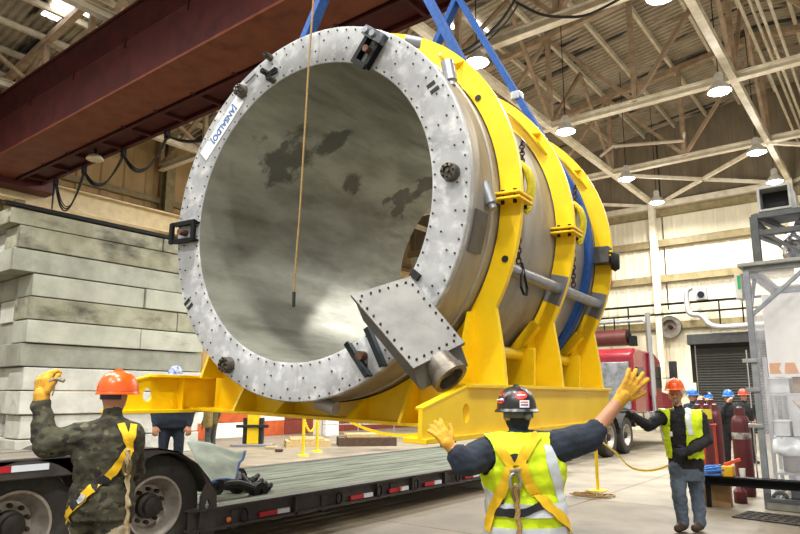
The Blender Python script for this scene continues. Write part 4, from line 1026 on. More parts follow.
def head(F, c, f, nk, k=1.0, mi=2, hair=3):
    r = f.cross(UP).normalized(); u = r.cross(f).normalized(); c = Vector(c)
    F.cap(nk,c-u*.05*k,.06*k,.056*k,mi)
    F.ball(c,(.078*k,.098*k,.115*k),(r,f,u),mi)
    F.cap(c-u*.06*k+f*.03*k,c-u*.085*k+f*.06*k,.045*k,.03*k,mi)                # jaw
    F.cap(c+f*.088*k-u*.0*k,c+f*.112*k-u*.028*k,.010*k,.014*k,mi)              # nose
    F.cap(c+f*.085*k-u*.062*k-r*.02*k,c+f*.085*k-u*.062*k+r*.02*k,.011*k,.011*k,mi)  # mouth
    F.cap(c+f*.083*k+u*.022*k-r*.03*k,c+f*.083*k+u*.022*k+r*.03*k,.012*k,.012*k,mi)  # brow
    for s_ in (-1,1): F.cap(c+r*(s_*.08*k)+u*.015*k,c+r*(s_*.082*k)-u*.025*k,.014*k,.011*k,mi)   # ears
    F.cap(c-f*.04*k-u*.01*k,c-f*.045*k-u*.055*k,.07*k,.05*k,hair)              # hair at the nape
def face_bits(parent, c, f, k=1.0):
    r = f.cross(UP).normalized(); u = UP
    for s_ in (-1,1):
        m = MB(); m.ball(c+f*.089*k+r*(s_*.031*k)+u*.008*k,.009*k,8,6); m.build('eye', MHAIR, parent, smooth=True)

# ------------------------------------------------ worker in lime vest and black helmet, back to us, arms spread
D = 4.1
p1 = thing('person', (atd(525,500,D).x,atd(525,500,D).y,0), 'worker seen from behind in lime vest and black helmet, both arms spread', 'person')
f = (CF*.97-CR*.12).normalized(); r = f.cross(UP)
F = Fig(); F.bare = {2,3,4}
pel, ch, nk = atd(526,516,D), atd(523,468,D), atd(518,432,D)
torso(F,pel,ch,nk,r,f,1.06,1.2)
F.loft([(pel-UP*.2,.23,.17),(pel-UP*.05,.235,.18),(pel+UP*.12,.22,.165)],r,f,0)
shL, shR = atd(488,453,D), atd(549,449,D)
elL, wrL = atd(465,463,D-.2), atd(450,446,D-.2)
F.chain([shL,elL],[.105,.085],5); F.chain([elL,elL.lerp(wrL,.38)],[.085,.075],5)
F.chain([elL,wrL],[.05,.036],2)
F.cap(ch.lerp(nk,.5),shL,.12,.1,0); F.cap(ch.lerp(nk,.5),shR,.12,.105,0)
elR, wrR = atd(590,437,D+.05), atd(621,399,D+.05)
F.chain([shR,elR],[.112,.088],5); F.chain([elR,atd(595,431,D+.05)],[.086,.076],5); F.chain([elR,wrR],[.055,.038],2)
hd = atd(517.5,415,D+.02); head(F,hd,f,nk)
for sx in (-1,1):
    hp = pel+r*(.1*sx)-UP*.04; kn = Vector((hp.x,hp.y,.5))+f*.03; an = Vector((hp.x,hp.y,.09))+r*(.04*sx)
    F.chain([hp,kn,an],[.105,.075,.06],1); F.chain([an-UP*.03,an-UP*.045+f*.14],[.05,.045],4)
body1 = F.remesh('body',[MNAVY,MJEAN,MSKIN,MHAIR,MBOOT,MNAVY],p1,.009,.010)
bv1 = bvh_of(body1)
def in_vest(q, mi, c=ch, r=r, lo=.72, w_=.27, nk=nk):
    a = (q-c).dot(r); return mi == 0 and q.z > lo and abs(a) < w_ and q.z < nk.z-.012 and (q-nk).length > .085
vest = shell_from(body1, lambda q,mi: in_vest(q,mi), .014, 'vest', MVEST, p1)
bvv = bvh_of(vest); VP1 = p1
V = lambda x,y: onb(bvv,x,y,D)
for pts in (((486,448),(489,470),(493,500),(497,512)),((548,446),(552,465),(558,488),(562,503))):
    ribbon(bvv,[V(*q) for q in pts],.075,.008,'reflective_stripe',MREFL,vest)
def belt(bv, z, c, r, f, width, name, mat, parent, off=.008, tilt=0, rad=.35):
    pts = []
    for i in range(25):
        a = 2*math.pi*i/24; q = Vector((c.x,c.y,z))+r*(rad*math.cos(a))+f*(rad*math.sin(a))+UP*(tilt*math.cos(a)); l = bv.find_nearest(q)[0]; l.z = q.z; pts.append(l)
    return ribbon(bv,pts,width,off,name,mat,parent,n=3)
belt(bvv,atd(520,506,D).z,ch,r,f,.075,'reflective_stripe',MREFL,vest); belt(bvv,atd(520,529,D).z,ch,r,f,.075,'reflective_stripe',MREFL,vest)
hn = empty('harness', WM[p1], p1)
for si,(pts,mt,w_) in enumerate(((((496,440),(503,452),(509,461),(513,467)),MSTRAP,.055),(((537,436),(528,448),(522,458),(519,466)),MSTRAP,.055),
    (((512,466),(507,478),(500,497),(494,512),(490,530)),MSTRAP,.06),(((521,466),(527,480),(538,497),(553,512),(572,532)),MSTRAP,.06),
    (((507,461),(515,458),(526,463)),MSTRB,.045),(((514,462),(510,474),(505,490),(503,504)),MSTRB,.02),(((520,462),(525,474),(532,487),(541,500)),MSTRB,.02),
    (((494,510),(508,513),(528,511),(546,502)),MSTRB,.05))):
    ribbon(bvv,[V(*q) for q in pts],w_,(.013 if mt is MSTRB else .020)+.001*si,'strap',mt,hn)
m = MB(); c = V(514,481); m.tube([c-CF*.04+CR*(.032*math.cos(R(a)))+UP*(.05*math.sin(R(a))) for a in range(0,361,24)],.008,6); m.build('d_ring', M_grey, hn, smooth=True)
m = MB(); m.bar(V(509,470)-CF*.03,V(520,469)-CF*.03,.03,.012); m.build('ring_bridge', M_grey, hn)
m = MB(); pts = catmull([V(514,484)-CF*.05,V(515,497)-CF*.05,V(516,512)-CF*.045,V(518,533)-CF*.045,V(518,533)-CF*.05-UP*.3],4)
m.tube([p+CR*(.006*math.sin(i*1.9)) for i,p in enumerate(pts)],.016,7); m.build('lanyard', M_rope, hn, smooth=True)
m = MB(); m.tube([V(514,486)-CF*.05+CR*(.018*math.cos(R(a)))+UP*(.045*math.sin(R(a))-.03) for a in range(0,361,24)],.009,6); m.build('snap_hook', pm('hook_brass','#8d7a52','#6f5f3f',20,.4,.7), hn, smooth=True)
hand(p1,wrL,atd(438,429,D-.18)-wrL,-CF*.8+UP*.3,1,MGLOVE,18,9,1.02)
hand(p1,wrR,atd(640,373,D+.02)-wrR,-CF,1,MGLOVE,12,10,1.25)
hc = atd(516.5,408.5,D+.02)
hh = helmet(p1,hc,f,MHBLK,k=1.03)
bvh = bvh_of(hh)
def decal(px, py, w_, h_, mat, shape='box', off=.003, name='helmet_sticker', par=None):
    m = MB(); n = 20
    if shape == 'oval': q = [(w_*math.cos(2*math.pi*i/n),h_*math.sin(2*math.pi*i/n)) for i in range(n)]
    else: q = [(-w_,-h_),(0,-h_),(w_,-h_),(w_,0),(w_,h_),(0,h_),(-w_,h_),(-w_,0)]
    pts = [(px,py)]+[(px+a,py-b) for a,b in q]; vs = []
    for x,y in pts:
        h = bvh.ray_cast(O0, ray(x,y).normalized())
        if h[0] is None: h = bvh.find_nearest(atd(x,y,D-.1))
        vs.append(h[0]+h[1]*off)
    k = len(q); m.add(vs,[(0,i+1,(i+1)%k+1) for i in range(k)]); o = m.build(name, mat, par or hh); s_ = o.modifiers.new('t','SOLIDIFY'); s_.thickness = .001; return o
MRS = pm('sticker_red','#d8342c',rough=.35); MWS = pm('sticker_white','#efeeee',rough=.4)
s1 = decal(521,395.5,5.9,4.1,MRS,'oval'); decal(521,395.3,3.9,.5,MWS,off=.0045,name='sticker_print',par=s1)
s2 = decal(524.3,404,4.6,3.6,MWS); decal(524.3,402.3,3.6,.6,MRS,off=.0045,name='sticker_print',par=s2); decal(524.3,405,3.4,.6,pm('print_blue','#2f4d92',rough=.5),off=.0045,name='sticker_print',par=s2)
s3 = decal(501,398,4.0,6.0,MRS,'oval'); decal(501,398,3.3,5.2,MHBLK,'oval',off=.0045,name='sticker_print',par=s3); decal(501,399.5,2.9,.8,MWS,off=.006,name='sticker_print',par=s3); decal(501.3,395,1.2,1.2,MRS,'oval',off=.006,name='sticker_print',par=s3); decal(501,402.5,2.2,.7,MRS,off=.006,name='sticker_print',par=s3)
m = MB(); rs = []
for i in range(-8,9):
    a = R(i*9); q = hc-UP*.035-f*(.118*math.cos(a))+r*(.1*math.sin(a)); rs.append([q+UP*.02,q-UP*.02-f*.0,q-UP*.02-f*.005,q+UP*.02-f*.005])
m.rings(rs); m.build('headband', pm('band_grey','#6b6e6a','#55584f',12,.7), hh)
m = MB(); m.lathe([(.022,0),(.022,.02),(.015,.026)], hc-UP*.045-f*.118+r*.03, -f, 16); m.build('ratchet_knob', MATS['band_grey'], hh, smooth=True)

# ------------------------------------------------ worker in camouflage jacket and orange helmet, one fist raised
D = 4.8
p2 = thing('person', (atd(103,495,D).x,atd(103,495,D).y,0), 'worker in camouflage jacket and orange helmet raising a gloved fist', 'person')
f = (CF*.95+CR*.3).normalized(); r = f.cross(UP)
F = Fig(); F.bare = {2,3,4}
pel, ch, nk = atd(102,498,D), atd(105,458,D), atd(112,417,D)
torso(F,pel,ch,nk,r,f,1.1,1.15)
F.loft([(pel-UP*.13,.24,.185),(pel-UP*.04,.245,.19),(pel+UP*.1,.23,.175)],r,f,0)
shL, shR = atd(77,438,D), atd(129,436,D)
F.cap(ch.lerp(nk,.5),shL,.13,.11,0); F.cap(ch.lerp(nk,.5),shR,.13,.11,0); F.cap(nk-UP*.03,nk+UP*.02,.085,.075,0)
elL, wrL = atd(46,446,D-.12), atd(41,403,D-.05)
F.chain([shL,elL,wrL],[.11,.092,.062],0); F.chain([wrL,wrL+UP*.05],[.045,.04],2)
elR, wrR = atd(133,472,D+.16), atd(114,466,D+.4)
F.chain([shR,elR,wrR],[.11,.09,.065],0)
hd = atd(115,396,D+.02); head(F,hd,f,nk,1.0,2,2)
for sx in (-1,1):
    hp = pel+r*(.11*sx)-UP*.1; kn = Vector((hp.x,hp.y,.5))+f*.03; an = Vector((hp.x,hp.y,.09))+r*(.05*sx)
    F.chain([hp-UP*.08,kn,an],[.125,.09,.07],1); F.chain([an-UP*.03,an-UP*.045+f*.14],[.05,.045],4)
body2 = F.remesh('body',[MCAMO,MKHAKI,MSKIN,MHAIR,MBOOT],p2,.009,.013)
bv = bvh_of(body2); B2 = lambda x,y: onb(bv,x,y,D)
hn = empty('harness', WM[p2], p2)
for si,(pts,mt,w_) in enumerate(((((121,424),(124,432),(128,443)),MSTRAP,.05),(((133,425),(132,433),(128,443)),MSTRAP,.05),(((128,441),(129,447),(129,452)),MSTRAP,.055),
    (((129,447),(120,462),(108,477),(93,489)),MSTRAP,.055),(((108,477),(100,484),(94,489)),MSTRB,.062),(((93,489),(84,498),(76,507),(69,521)),MSTRAP,.06),(((84,496),(79,503),(74,508)),MSTRB,.064))):
    ribbon(bv,[B2(*q) for q in pts],w_,.008+.002*si,'strap',mt,hn)
c = B2(84,500); m = MB(); rb = ribbon(bv,[B2(87,495),B2(84,499),B2(81,503)],.035,.028,'strap_label',pm('label_white','#d7d9dc','#a9abb0',60,.5),hn)
m = MB(); c = B2(130,458); pts = catmull([B2(129,449)-CF*.03,c-CF*.04,B2(130,475)-CF*.04,B2(130,500)-CF*.04,B2(130,520)-CF*.05,B2(130,530)-CF*.05-UP*.4],5)
m.tube([p+CR*(.007*math.sin(i*2.1)) for i,p in enumerate(pts)],[.015+.005*math.sin(i*1.3) for i in range(len(pts))],7); m.build('lanyard', pm('pale_rope','#c9b795','#a08d69',50,.9,0,.3,120), hn, smooth=True)
m = MB(); m.tube([B2(130,466)-CF*.05+CR*(.025*math.cos(R(a)))+UP*(.06*math.sin(R(a))) for a in range(0,361,24)],.011,6); m.build('snap_hook', MATS['hook_brass'], hn, smooth=True)
hand(p2,wrL+UP*.03,(atd(43,380,D-.02)-wrL),-CR*.3-CF*.8,1,MGLOVE,42,4,1.55,thumb_out=30)
helmet(p2,atd(118,391.5,D+.02),f,MORANGE,k=1.13,peak=False,rim=.006)
m = MB(); rs = []
for i in range(-8,9):
    a = R(i*9); q = hd+UP*.0-f*(.106*math.cos(a))+r*(.09*math.sin(a)); rs.append([q+UP*.02,q-UP*.025,q-UP*.025-f*.006,q+UP*.02-f*.006])
m.rings(rs); m.build('headband', MHBLK, p2)
m = MB(); q = atd(50,382,D-.05); m.tube(catmull([q,atd(57,379,D-.05),atd(64,381,D-.05)],4),.016,6); m.tube(catmull([atd(55,383,D-.05),atd(54,390,D-.05),atd(52,396,D-.05)],4),.006,6)
tag(m.build('rope_clip', pm('clip_tan','#a59b86','#6a6252',20,.5), smooth=True), 'small metal rope clip held in the raised yellow glove', 'clip')

# ------------------------------------------------ bearded worker in jeans, lime vest and orange helmet
D = 8.55
p3 = thing('person', (atd(691,526,D).x,atd(691,526,D).y,0), 'bearded worker in jeans, open lime vest and orange helmet, facing us', 'person')
f = (-CF*.86-CR*.5).normalized(); r = f.cross(UP)
F = Fig(); F.bare = {2,3,4}
pel, ch, nk = atd(686,464,D), atd(681,431,D), atd(679,409,D)
torso(F,pel,ch,nk,r,f,1.0,1.18)
F.loft([(pel+UP*.0,.2,.165),(pel+UP*.08,.205,.17),(pel+UP*.17,.2,.165)],r,f,0)
F.loft([(pel-UP*.2,.175,.15),(pel-UP*.1,.195,.16),(pel-UP*.01,.19,.155)],r,f,1)
shR, shL = atd(663,417,D-.02), atd(700,418,D-.02)
F.cap(ch.lerp(nk,.5),shL,.12,.09,0); F.cap(ch.lerp(nk,.5),shR,.12,.09,0)
wrR = atd(632,415,D-.32)
F.chain([shR,atd(648,426,D-.15),wrR],[.085,.07,.05],5)
wrL = atd(688,451,D-.3); F.chain([shL,atd(707,440,D-.08),wrL],[.09,.075,.055],5)
hd = atd(675.5,395,D); head(F,hd,f,nk,1.0,2,2); F.cap(hd+f*.06-UP*.075,hd+f*.075-UP*.09,.045,.03,3)
for px,kx,kd,hx in ((683,679,-.06,-.1),(700,697,.02,.1)):
    an = atd(px,521,D+(.02 if px > 690 else 0)); an.z = .1; hp = pel+CR*hx-UP*.05; kn = atd(kx,492,D+kd)
    F.chain([hp,kn,an],[.12,.09,.075],1); F.chain([an-UP*.035,an-UP*.045+(f*.9-CR*.4).normalized()*.16],[.055,.05],4)
body3 = F.remesh('body',[MBLK,MJEAN,MSKIN,MBEARD,MBOOT,MBLK],p3,.012,.012)
fv = f; rv = r
vest3 = shell_from(body3, lambda q,mi: in_vest(q,mi,c=ch,r=rv,lo=.9,w_=.255,nk=nk) and not ((q-ch).dot(fv) > .05 and abs((q-ch).dot(rv)-.015) < .085), .018, 'vest', MVEST, p3)
bvv = bvh_of(vest3); V = lambda x,y: onb(bvv,x,y,D)
ribbon(bvv,[V(687,405),V(688,420),V(691,435)],.06,.01,'reflective_stripe',MREFL,vest3); ribbon(bvv,[V(662,410),V(661,425),V(660,440)],.05,.01,'reflective_stripe',MREFL,vest3)
hand(p3,wrR,atd(626,411,D-.36)-wrR,UP,-1,MGLB,25,6,1.05,.008); hand(p3,wrL,atd(678,453,D-.34)-wrL,-CF,1,MGLB,40,5,1.05,.008)
helmet(p3,atd(675,391,D)+UP*.03,f,MORANGE,k=1.0); face_bits(p3,hd,f)
m = MB(); c = atd(671,434,D-.21); m.cbox(c,(.03,.03,.06)); m.build('badge', M_white, p3, .004)

# ------------------------------------------------ bystanders
def stand(px, D, zf, top, f, mats, label, helm, arms='down', k=1.0, vox=.018, bulk=1.0):
    """a standing figure at photo column px, depth D, on height zf; top = height of helmet top above feet"""
    q = atd(px,396,D); q.z = zf; s_ = top/1.86
    p = thing('person', q, label, 'person'); f = f.normalized(); r = f.cross(UP); F = Fig(); F.bare = {2,3,4}
    P = lambda x,y,z: q+r*(x*s_)+f*(y*s_)+UP*(z*s_)
    pel, ch, nk = P(0,0,.98), P(0,0,1.28), P(0,.0,1.5); torso(F,pel,ch,nk,r,f,s_*1.02,bulk*1.12)
    for sx in (-1,1):
        sh = P(.19*sx,0,1.42); F.cap(ch.lerp(nk,.5),sh,.11*s_,.09*s_,0)
        if arms == 'down' or (arms == 'face1' and sx < 0): A = [sh,P(.27*sx,-.02,1.14),P(.26*sx,.1,.88)]
        elif arms in ('face','face1'): A = [sh,P(.27*sx,.16,1.22),P(.1*sx,.26,1.55)]
        else: A = [sh,P(.28*sx,.0,1.16),P(.14*sx,.2,1.05)]
        F.chain(A,[.085*s_*bulk,.07*s_*bulk,.048*s_],0); e = (A[2]-A[1]).normalized()
        hand(p,A[2],e,f if arms == 'down' else r*sx,1 if sx < 0 else -1,mats[2],25,5,s_,.012,'hand')
        hp = P(.1*sx,0,.93); F.chain([hp,P(.12*sx,.03,.5),P(.13*sx,0,.1)],[.11*s_,.08*s_,.062*s_],1); F.chain([P(.13*sx,0,.06),P(.15*sx,.15,.05)],[.05*s_,.045*s_],4)
    hd = P(0,.02,1.66); head(F,hd,f,nk,s_*.98); F.remesh('body',mats,p,vox,.008*s_,3)
    if helm: helmet(p,hd+UP*.055*s_,f,helm,k=s_)
    face_bits(p,hd,f,s_); return p
FC = -CF
stand(174,9.75,.46,1.68,FC+CR*.35,[MNAVY,MNAVY,MSKIN,MHAIR,MBOOT],'worker in navy overalls and blue helmet behind the yellow beam nose',pm('helmet_flag','#3a5fae','#c9ced8',18,.35),'down',bulk=1.35)
b_ = stand(213,19.2,0,1.88,CF*.4-CR*.9,[pm('jacket_brown','#57502f','#46401f',8,.9),pm('grey_trousers','#474b4a','#3a3d3c',8,.9),MSKIN,MHAIR,MBOOT],'person in grey trousers whose legs show under the yellow beam',MHBLUE,'down')
m = MB(); c = atd(208,419,18.9); m.cbox(c,(.26,.2,.5)); o = m.build('tool_bag', pm('bag_tan','#8a7440','#6f5d31',10,.9), b_, .06)
stand(691.5,16.0,0,1.87,FC+CR*.5,[MNAVY,MJEAN,MSKIN,MHAIR,MBOOT],'bystander in blue helmet just behind the bearded worker',MHBLUE,'face')
stand(708,17.5,0,1.80,FC-CR*.6,[MNAVY,MNAVY,MSKIN,MHAIR,MBOOT],'bystander in blue helmet lifting a camera behind the gas cylinders',MHBLUE,'face')
stand(728,14.8,0,1.84,FC-CR*.2,[MBLK,MBLK,MSKIN,MHAIR,MBOOT],'bystander in black puffer jacket and blue helmet, hand raised to face',MHBLUE,'face1',bulk=1.1)
stand(743,16.8,0,1.88,FC,[MBLK,MBLK,MSKIN,MHAIR,MBOOT],'bystander in dull red helmet beside the enclosure post',MHRED,'front')
m = MB(); c = atd(705,393.5,16.9); m.cbox(c,(.12,.12,.08)); tag(m.build('hand_camera', M_black, bevel=.01), 'small black camera held up behind the gas cylinders', 'camera')

# ================================================================== gas cylinders
MCYL = pm('cylinder_maroon','#5f2226','#4d1a1e',5,.4,.1,c3='#7a4a44',s3=3,r3=(.66,.8))
def gas(px, py, lab, h=1.42, r_=.13, xy=None):
    c = Vector(xy+(0,)) if xy else atz(px,py,0); t = thing('gas_cylinder', c, lab, 'gas cylinder', 'maroon gas cylinders')
    m = MB(); m.lathe([(r_*.9,0),(r_,.03),(r_,h-.16),(r_*.85,h-.07),(r_*.4,h),(r_*.34,h+.04)], c, (0,0,1), 24); m.build('tank', MCYL, t, smooth=True)
    m = MB(); m.lathe([(.05,h+.03),(.05,h+.1),(.035,h+.12)], c, (0,0,1), 12); m.build('valve', M_grey, t, smooth=True)
    m = MB(); m.lathe([(r_*.62,h-.04),(r_*.56,h+.1),(r_*.52,h+.1),(r_*.58,h-.04)], c, (0,0,1), 16, loop=True); m.build('valve_guard', MCYL, t, smooth=True)
    return t, c
t,c = gas(747,496,'single maroon gas cylinder with a torn label next to the enclosure post',1.38,.15)
m = MB(); m.lathe([(.153,.95),(.155,1.0),(.153,1.06)], c, (0,0,1), 20); m.build('torn_label', pm('label_worn','#a9b0ab','#6f4542',12,.7), t)
for k,(px,py,lab) in enumerate(((703,478,'maroon gas cylinder in front at the left of the cluster'),(712,479,'maroon gas cylinder in front in the middle of the cluster'),(720.5,477,'maroon gas cylinder in front at the right of the cluster'),(707,470,'maroon gas cylinder at the back left of the cluster'),(717,470,'maroon gas cylinder at the back right of the cluster'))):
    t,c = gas(px,py,lab,1.5 if k > 2 else 1.4,.115)
m = MB(); q = atz(711,482,0); cart = thing('cylinder_cart', q, 'orange-red cylinder cart frame in front of the gas cylinders', 'cart')
MCT = pm('cart_red','#b8432a','#a03822',6,.5)
for a,b_ in (((714,425),(719,478)),((704,425),(705,478))):
    m = MB(); m.tube([atd(a[0],a[1],12.1),atd(b_[0],b_[1],12.1)],.025,8); m.build('upright', MCT, cart)
m = MB(); m.tube([atd(702,425,12.1),atd(716,425,12.1)],.02,8); m.build('cross_tube', MCT, cart)
m = MB(); m.cbox(atd(707,414,12.3),(.16,.02,.18)); tag(m.build('yellow_tag', pm('tag_yellow','#e0d23a','#cbbd28',8,.7)), 'yellow paper tag tied to the gas cylinder cluster', 'tag')

# ================================================================== low steel beam bench, box, cable
P0 = aty(703,479,11.12); P1 = P0+Vector((3.2,0,0))
def kx(px): return (atd(px,480,1).x/atd(px,480,1).y*P0.y-P0.x)/(P1.x-P0.x)
be = thing('steel_bench', (P0.x,P0.y,0), 'long dark steel beam bench running in front of the enclosure', 'bench')
m = MB(); m.ibeam(P0,P1,.22,.13,.02,.02); m.build('beam', M_dark, be)
for k in (.02,.5,.94):
    p = P0.lerp(P1,k); m = MB(); m.bar((p.x,p.y,P0.z-.05),(p.x,p.y,0),.06,.06); m.build('leg', M_dark, be)
c = (atz(707,506,0)+atz(732,508,0))/2+Vector((-.08,.15,0)); bdir = (atz(732,508,0)-atz(707,506,0)).normalized()
X = Matrix.Translation((c.x,c.y,0))@Matrix.Rotation(math.atan2(bdir.y,bdir.x),4,'Z')
ct = thing('cardboard_box', X, 'plain brown cardboard box on the floor under the bench', 'box')
MCB = pm('cardboard','#93734d','#846543',5,.85)
m = MB(X); m.box((-.23,-.15,0),(.23,.15,.36)); m.build('carton', MCB, ct, .006)
m = MB(X); m.box((-.235,-.03,.36),(.235,.03,.363)); m.build('tape_strip', pm('tape_tan','#b89b6c',rough=.4), ct)
random.seed(5)
pts = []; c = P0.lerp(P1,kx(713))+Vector((0,0,.075))
for i in range(70):
    a = i*.75; rr = .11+.07*math.sin(i*.37); pts.append(c+Vector((.05*math.sin(i*1.3),0,0))+CR*(rr*1.9*math.cos(a))+CF*(rr*math.sin(a))+UP*(.02+.0016*i+.015*math.sin(i*1.9)))
m = MB(); m.tube(catmull(pts,3),.012,6); tag(m.build('blue_cable', pm('cable_blue','#2f7fd0','#1f66b4',10,.5), smooth=True), 'tangled coil of bright blue cable on the bench', 'cable')
c = P0.lerp(P1,kx(729))+Vector((0,0,.065)); t = thing('yellow_tool', c, 'yellow tool case with orange handle on the bench', 'tool')
m = MB(); m.cbox(c+Vector((0,0,.08)),(.16,.2,.16)); m.build('case', pm('case_yellow','#e6b31e','#d39f12',6,.5), t, .02)
m = MB(); m.bar(c+Vector((-.05,0,.17)),c+Vector((.18,0,.26)),.06,.05); m.build('handle', pm('handle_orange','#e0582a','#cc4a1e',6,.5), t, .01)
c = P0.lerp(P1,kx(743))+Vector((0,0,.066)); m = MB(); m.lathe([(.035,0),(.045,.13),(.047,.13),(.038,.003)], c, (0,0,1), 16); tag(m.build('paper_cup', M_white, smooth=True), 'white paper cup standing on the bench', 'cup')
c = atz(741,503,0); m = MB(); m.lathe([(.09,0),(.1,.02),(.1,.18),(.05,.24),(.04,.28)], c, (0,0,1), 16); tag(m.build('small_canister', MCYL, smooth=True), 'small dark red canister on the floor beside the cardboard box', 'canister')
# floor grate mat
c = atz(775,519,0); mt = thing('floor_mat', c, 'dark perforated rubber mat on the floor before the enclosure', 'mat')
ax = (atz(800,523,0)-atz(752,517,0)).normalized(); ay = Vector((-ax.y,ax.x,0))
def bxo(m, o, u0, u1, v0, v1, z0, z1):
    q = [o+ax*u_+ay*v_+Vector((0,0,z_)) for z_ in (z0,z1) for u_,v_ in ((u0,v0),(u1,v0),(u1,v1),(u0,v1))]
    m.add(q,[(0,3,2,1),(4,5,6,7),(0,1,5,4),(1,2,6,5),(2,3,7,6),(3,0,4,7)])
o = Vector((c.x,c.y,0)); MMAT = pm('mat_rubber','#3d3a35','#2f2c28',14,.85)
for i in range(5):
    m = MB(); bxo(m,o,-.45,.5,-.3+.15*i-.03,-.3+.15*i+.03,0.002,.02); m.build('mat_bar', MMAT, mt)
for i in range(9):
    m = MB(); bxo(m,o,-.45+.113*i,-.45+.113*i+.045,-.33,.33,.002,.018); m.build('mat_bar', MMAT, mt)

# ================================================================== plastic-walled enclosure on the right
en = thing('plastic_enclosure', (.2,13,0), 'tall aluminium framed enclosure with clear plastic walls', 'enclosure')
EX0, EX1, EY0, EY1, EZ = -1.83, 1.6, 11.48, 14.2, 3.68
MAL = pm('aluminium_frame','#979da6','#838993',6,.4,.4)
for x in (EX0,EX1):
    for y in (EY0,EY1):
        m = MB(); m.box((x-.045,y-.045,0),(x+.045,y+.045,EZ)); m.build('post', MAL, en, .006)
m = MB(); m.box((-.0,EY0-.03,0),(.06,EY0+.03,EZ)); m.build('post', MAL, en, .005)
for z in (.12,EZ):
    for y in (EY0,EY1):
        m = MB(); m.box((EX0,y-.04,z-.04),(EX1,y+.04,z+.04)); m.build('rail', MAL, en, .005)
    for x in (EX0,EX1):
        m = MB(); m.box((x-.04,EY0,z-.04),(x+.04,EY1,z+.04)); m.build('rail', MAL, en, .005)
for p0,p1 in (((EX0,EY0,EZ-.75),(EX0+.85,EY0,EZ-.03)),((EX0,EY0+.05,EZ-.65),(EX0,EY0+.75,EZ-.03)),((EX0,EY1,EZ-.65),(EX0+.75,EY1,EZ-.03)),((EX0+.6,EY1-.05,EZ-1.0),(EX0+1.5,EY1-.05,EZ-.05))):
    m = MB(); m.bar(p0,p1,.06,.06); m.build('knee_brace', MAL, en, .005)
for k,(x,z0,z1) in enumerate(((EX0-.1,.4,1.3),(EX0-.1,1.5,2.4))):
    m = MB(); m.tube([(x,EY0-.05,z0),(x,EY0-.05,z1)],.012,6); m.build('latch_rod', M_chrome, en)
for z in (1.2,1.75,2.2):
    m = MB(); m.box((EX0-.16,EY0-.08,z),(EX0+.05,EY0-.02,z+.06)); m.build('latch', M_grey, en, .005)
def plastic():
    m = bpy.data.materials.new('clear_plastic'); m.use_nodes = True; nt = m.node_tree; N = nt.nodes; L = nt.links
    b = N['Principled BSDF']; b.inputs['Base Color'].default_value = lin('#e9eaf2'); b.inputs['Roughness'].default_value = .25
    tc = N.new('ShaderNodeTexCoord'); n = N.new('ShaderNodeTexNoise'); n.inputs['Scale'].default_value = 2.2; L.new(tc.outputs['Object'],n.inputs['Vector'])
    r_ = N.new('ShaderNodeMapRange'); r_.inputs['From Min'].default_value = .35; r_.inputs['From Max'].default_value = .7; r_.inputs['To Min'].default_value = .06; r_.inputs['To Max'].default_value = .22
    L.new(n.outputs['Fac'],r_.inputs['Value']); L.new(r_.outputs['Result'],b.inputs['Alpha']); return m
MPLA = plastic()
m = MB(); m.box((EX0+.05,EY0-.008,.16),(EX1-.05,EY0-.002,EZ-.04)); m.build('plastic_sheet', MPLA, en)
m = MB(); m.box((EX0-.008,EY0+.05,.16),(EX0-.002,EY1-.05,EZ-.04)); m.build('plastic_sheet', MPLA, en)
m = MB(); m.box((EX0,EY1+.0,.1),(EX1,EY1+.03,EZ)); m.build('back_panel', pm('panel_lilac','#e4e3ea','#d8d7e0',3,.6), en)
m = MB(); m.box((EX1+.0,EY0,.1),(EX1+.03,EY1,EZ)); m.build('side_panel', MATS['panel_lilac'], en)
pm('slab_grey','#a6a8a4','#92948f',4,.6)
for lo,hi in (((EX0-.1,EY0-.15,EZ+.04),(EX1+.1,EY0+.05,EZ+.1)),((EX0-.1,EY1-.05,EZ+.04),(EX1+.1,EY1+.1,EZ+.1)),((EX0-.1,EY0+.05,EZ+.04),(EX0+.1,EY1-.05,EZ+.1)),((EX1-.1,EY0+.05,EZ+.04),(EX1+.1,EY1-.05,EZ+.1))):
    m = MB(); m.box(lo,hi); m.build('roof_edge', MATS['slab_grey'], en, .01)
m = MB(); m.box((EX0+.1,EY0+.05,EZ+.06),(EX1-.1,EY1-.05,EZ+.066)); m.build('roof_sheet', MPLA, en)
m = MB(); m.box((EX0,EY0-.1,0),(EX1,EY0+.15,.1)); m.build('kerb', pm('kerb_grey','#a9a79f','#96948c',5,.7), en, .01)
m = MB(); m.box((-2.03,EY0+.1,3.25),(-1.93,EY0+.5,3.65)); es = m.build('sign', M_white, bevel=.01)
tag(es,'small white and green sign on the enclosure corner','sign')
m = MB(); m.box((-1.985,EY0+.09,3.4),(-1.94,EY0+.098,3.62)); m.build('green_panel', pm('sign_green','#2fae6c',rough=.5), es)
# white poster with orange mark
m = MB(); m.box((-1.7,EY0+.34,1.98),(-.2,EY0+.348,3.3)); ps = m.build('poster', pm('poster_white','#f3f2f2','#ecebeb',3,.6)); tag(ps,'white sheet hung inside the enclosure with orange shapes near its foot','poster')
m = MB(); x0 = -1.68; z0 = 2.03
for q in ([(0,.0),(.17,.0),(.13,.08),(.17,.17),(0,.17)],[(.2,.0),(.4,.0),(.35,.17),(.22,.17)]):
    m.prism([[(x0+a,z0+b_) for a,b_ in q]], Matrix(((1,0,0,0),(0,0,1,EY0+.334),(0,1,0,0),(0,0,0,1))), .003)
m.build('orange_print', pm('print_orange','#e3a473','#dc9a66',6,.6), ps)
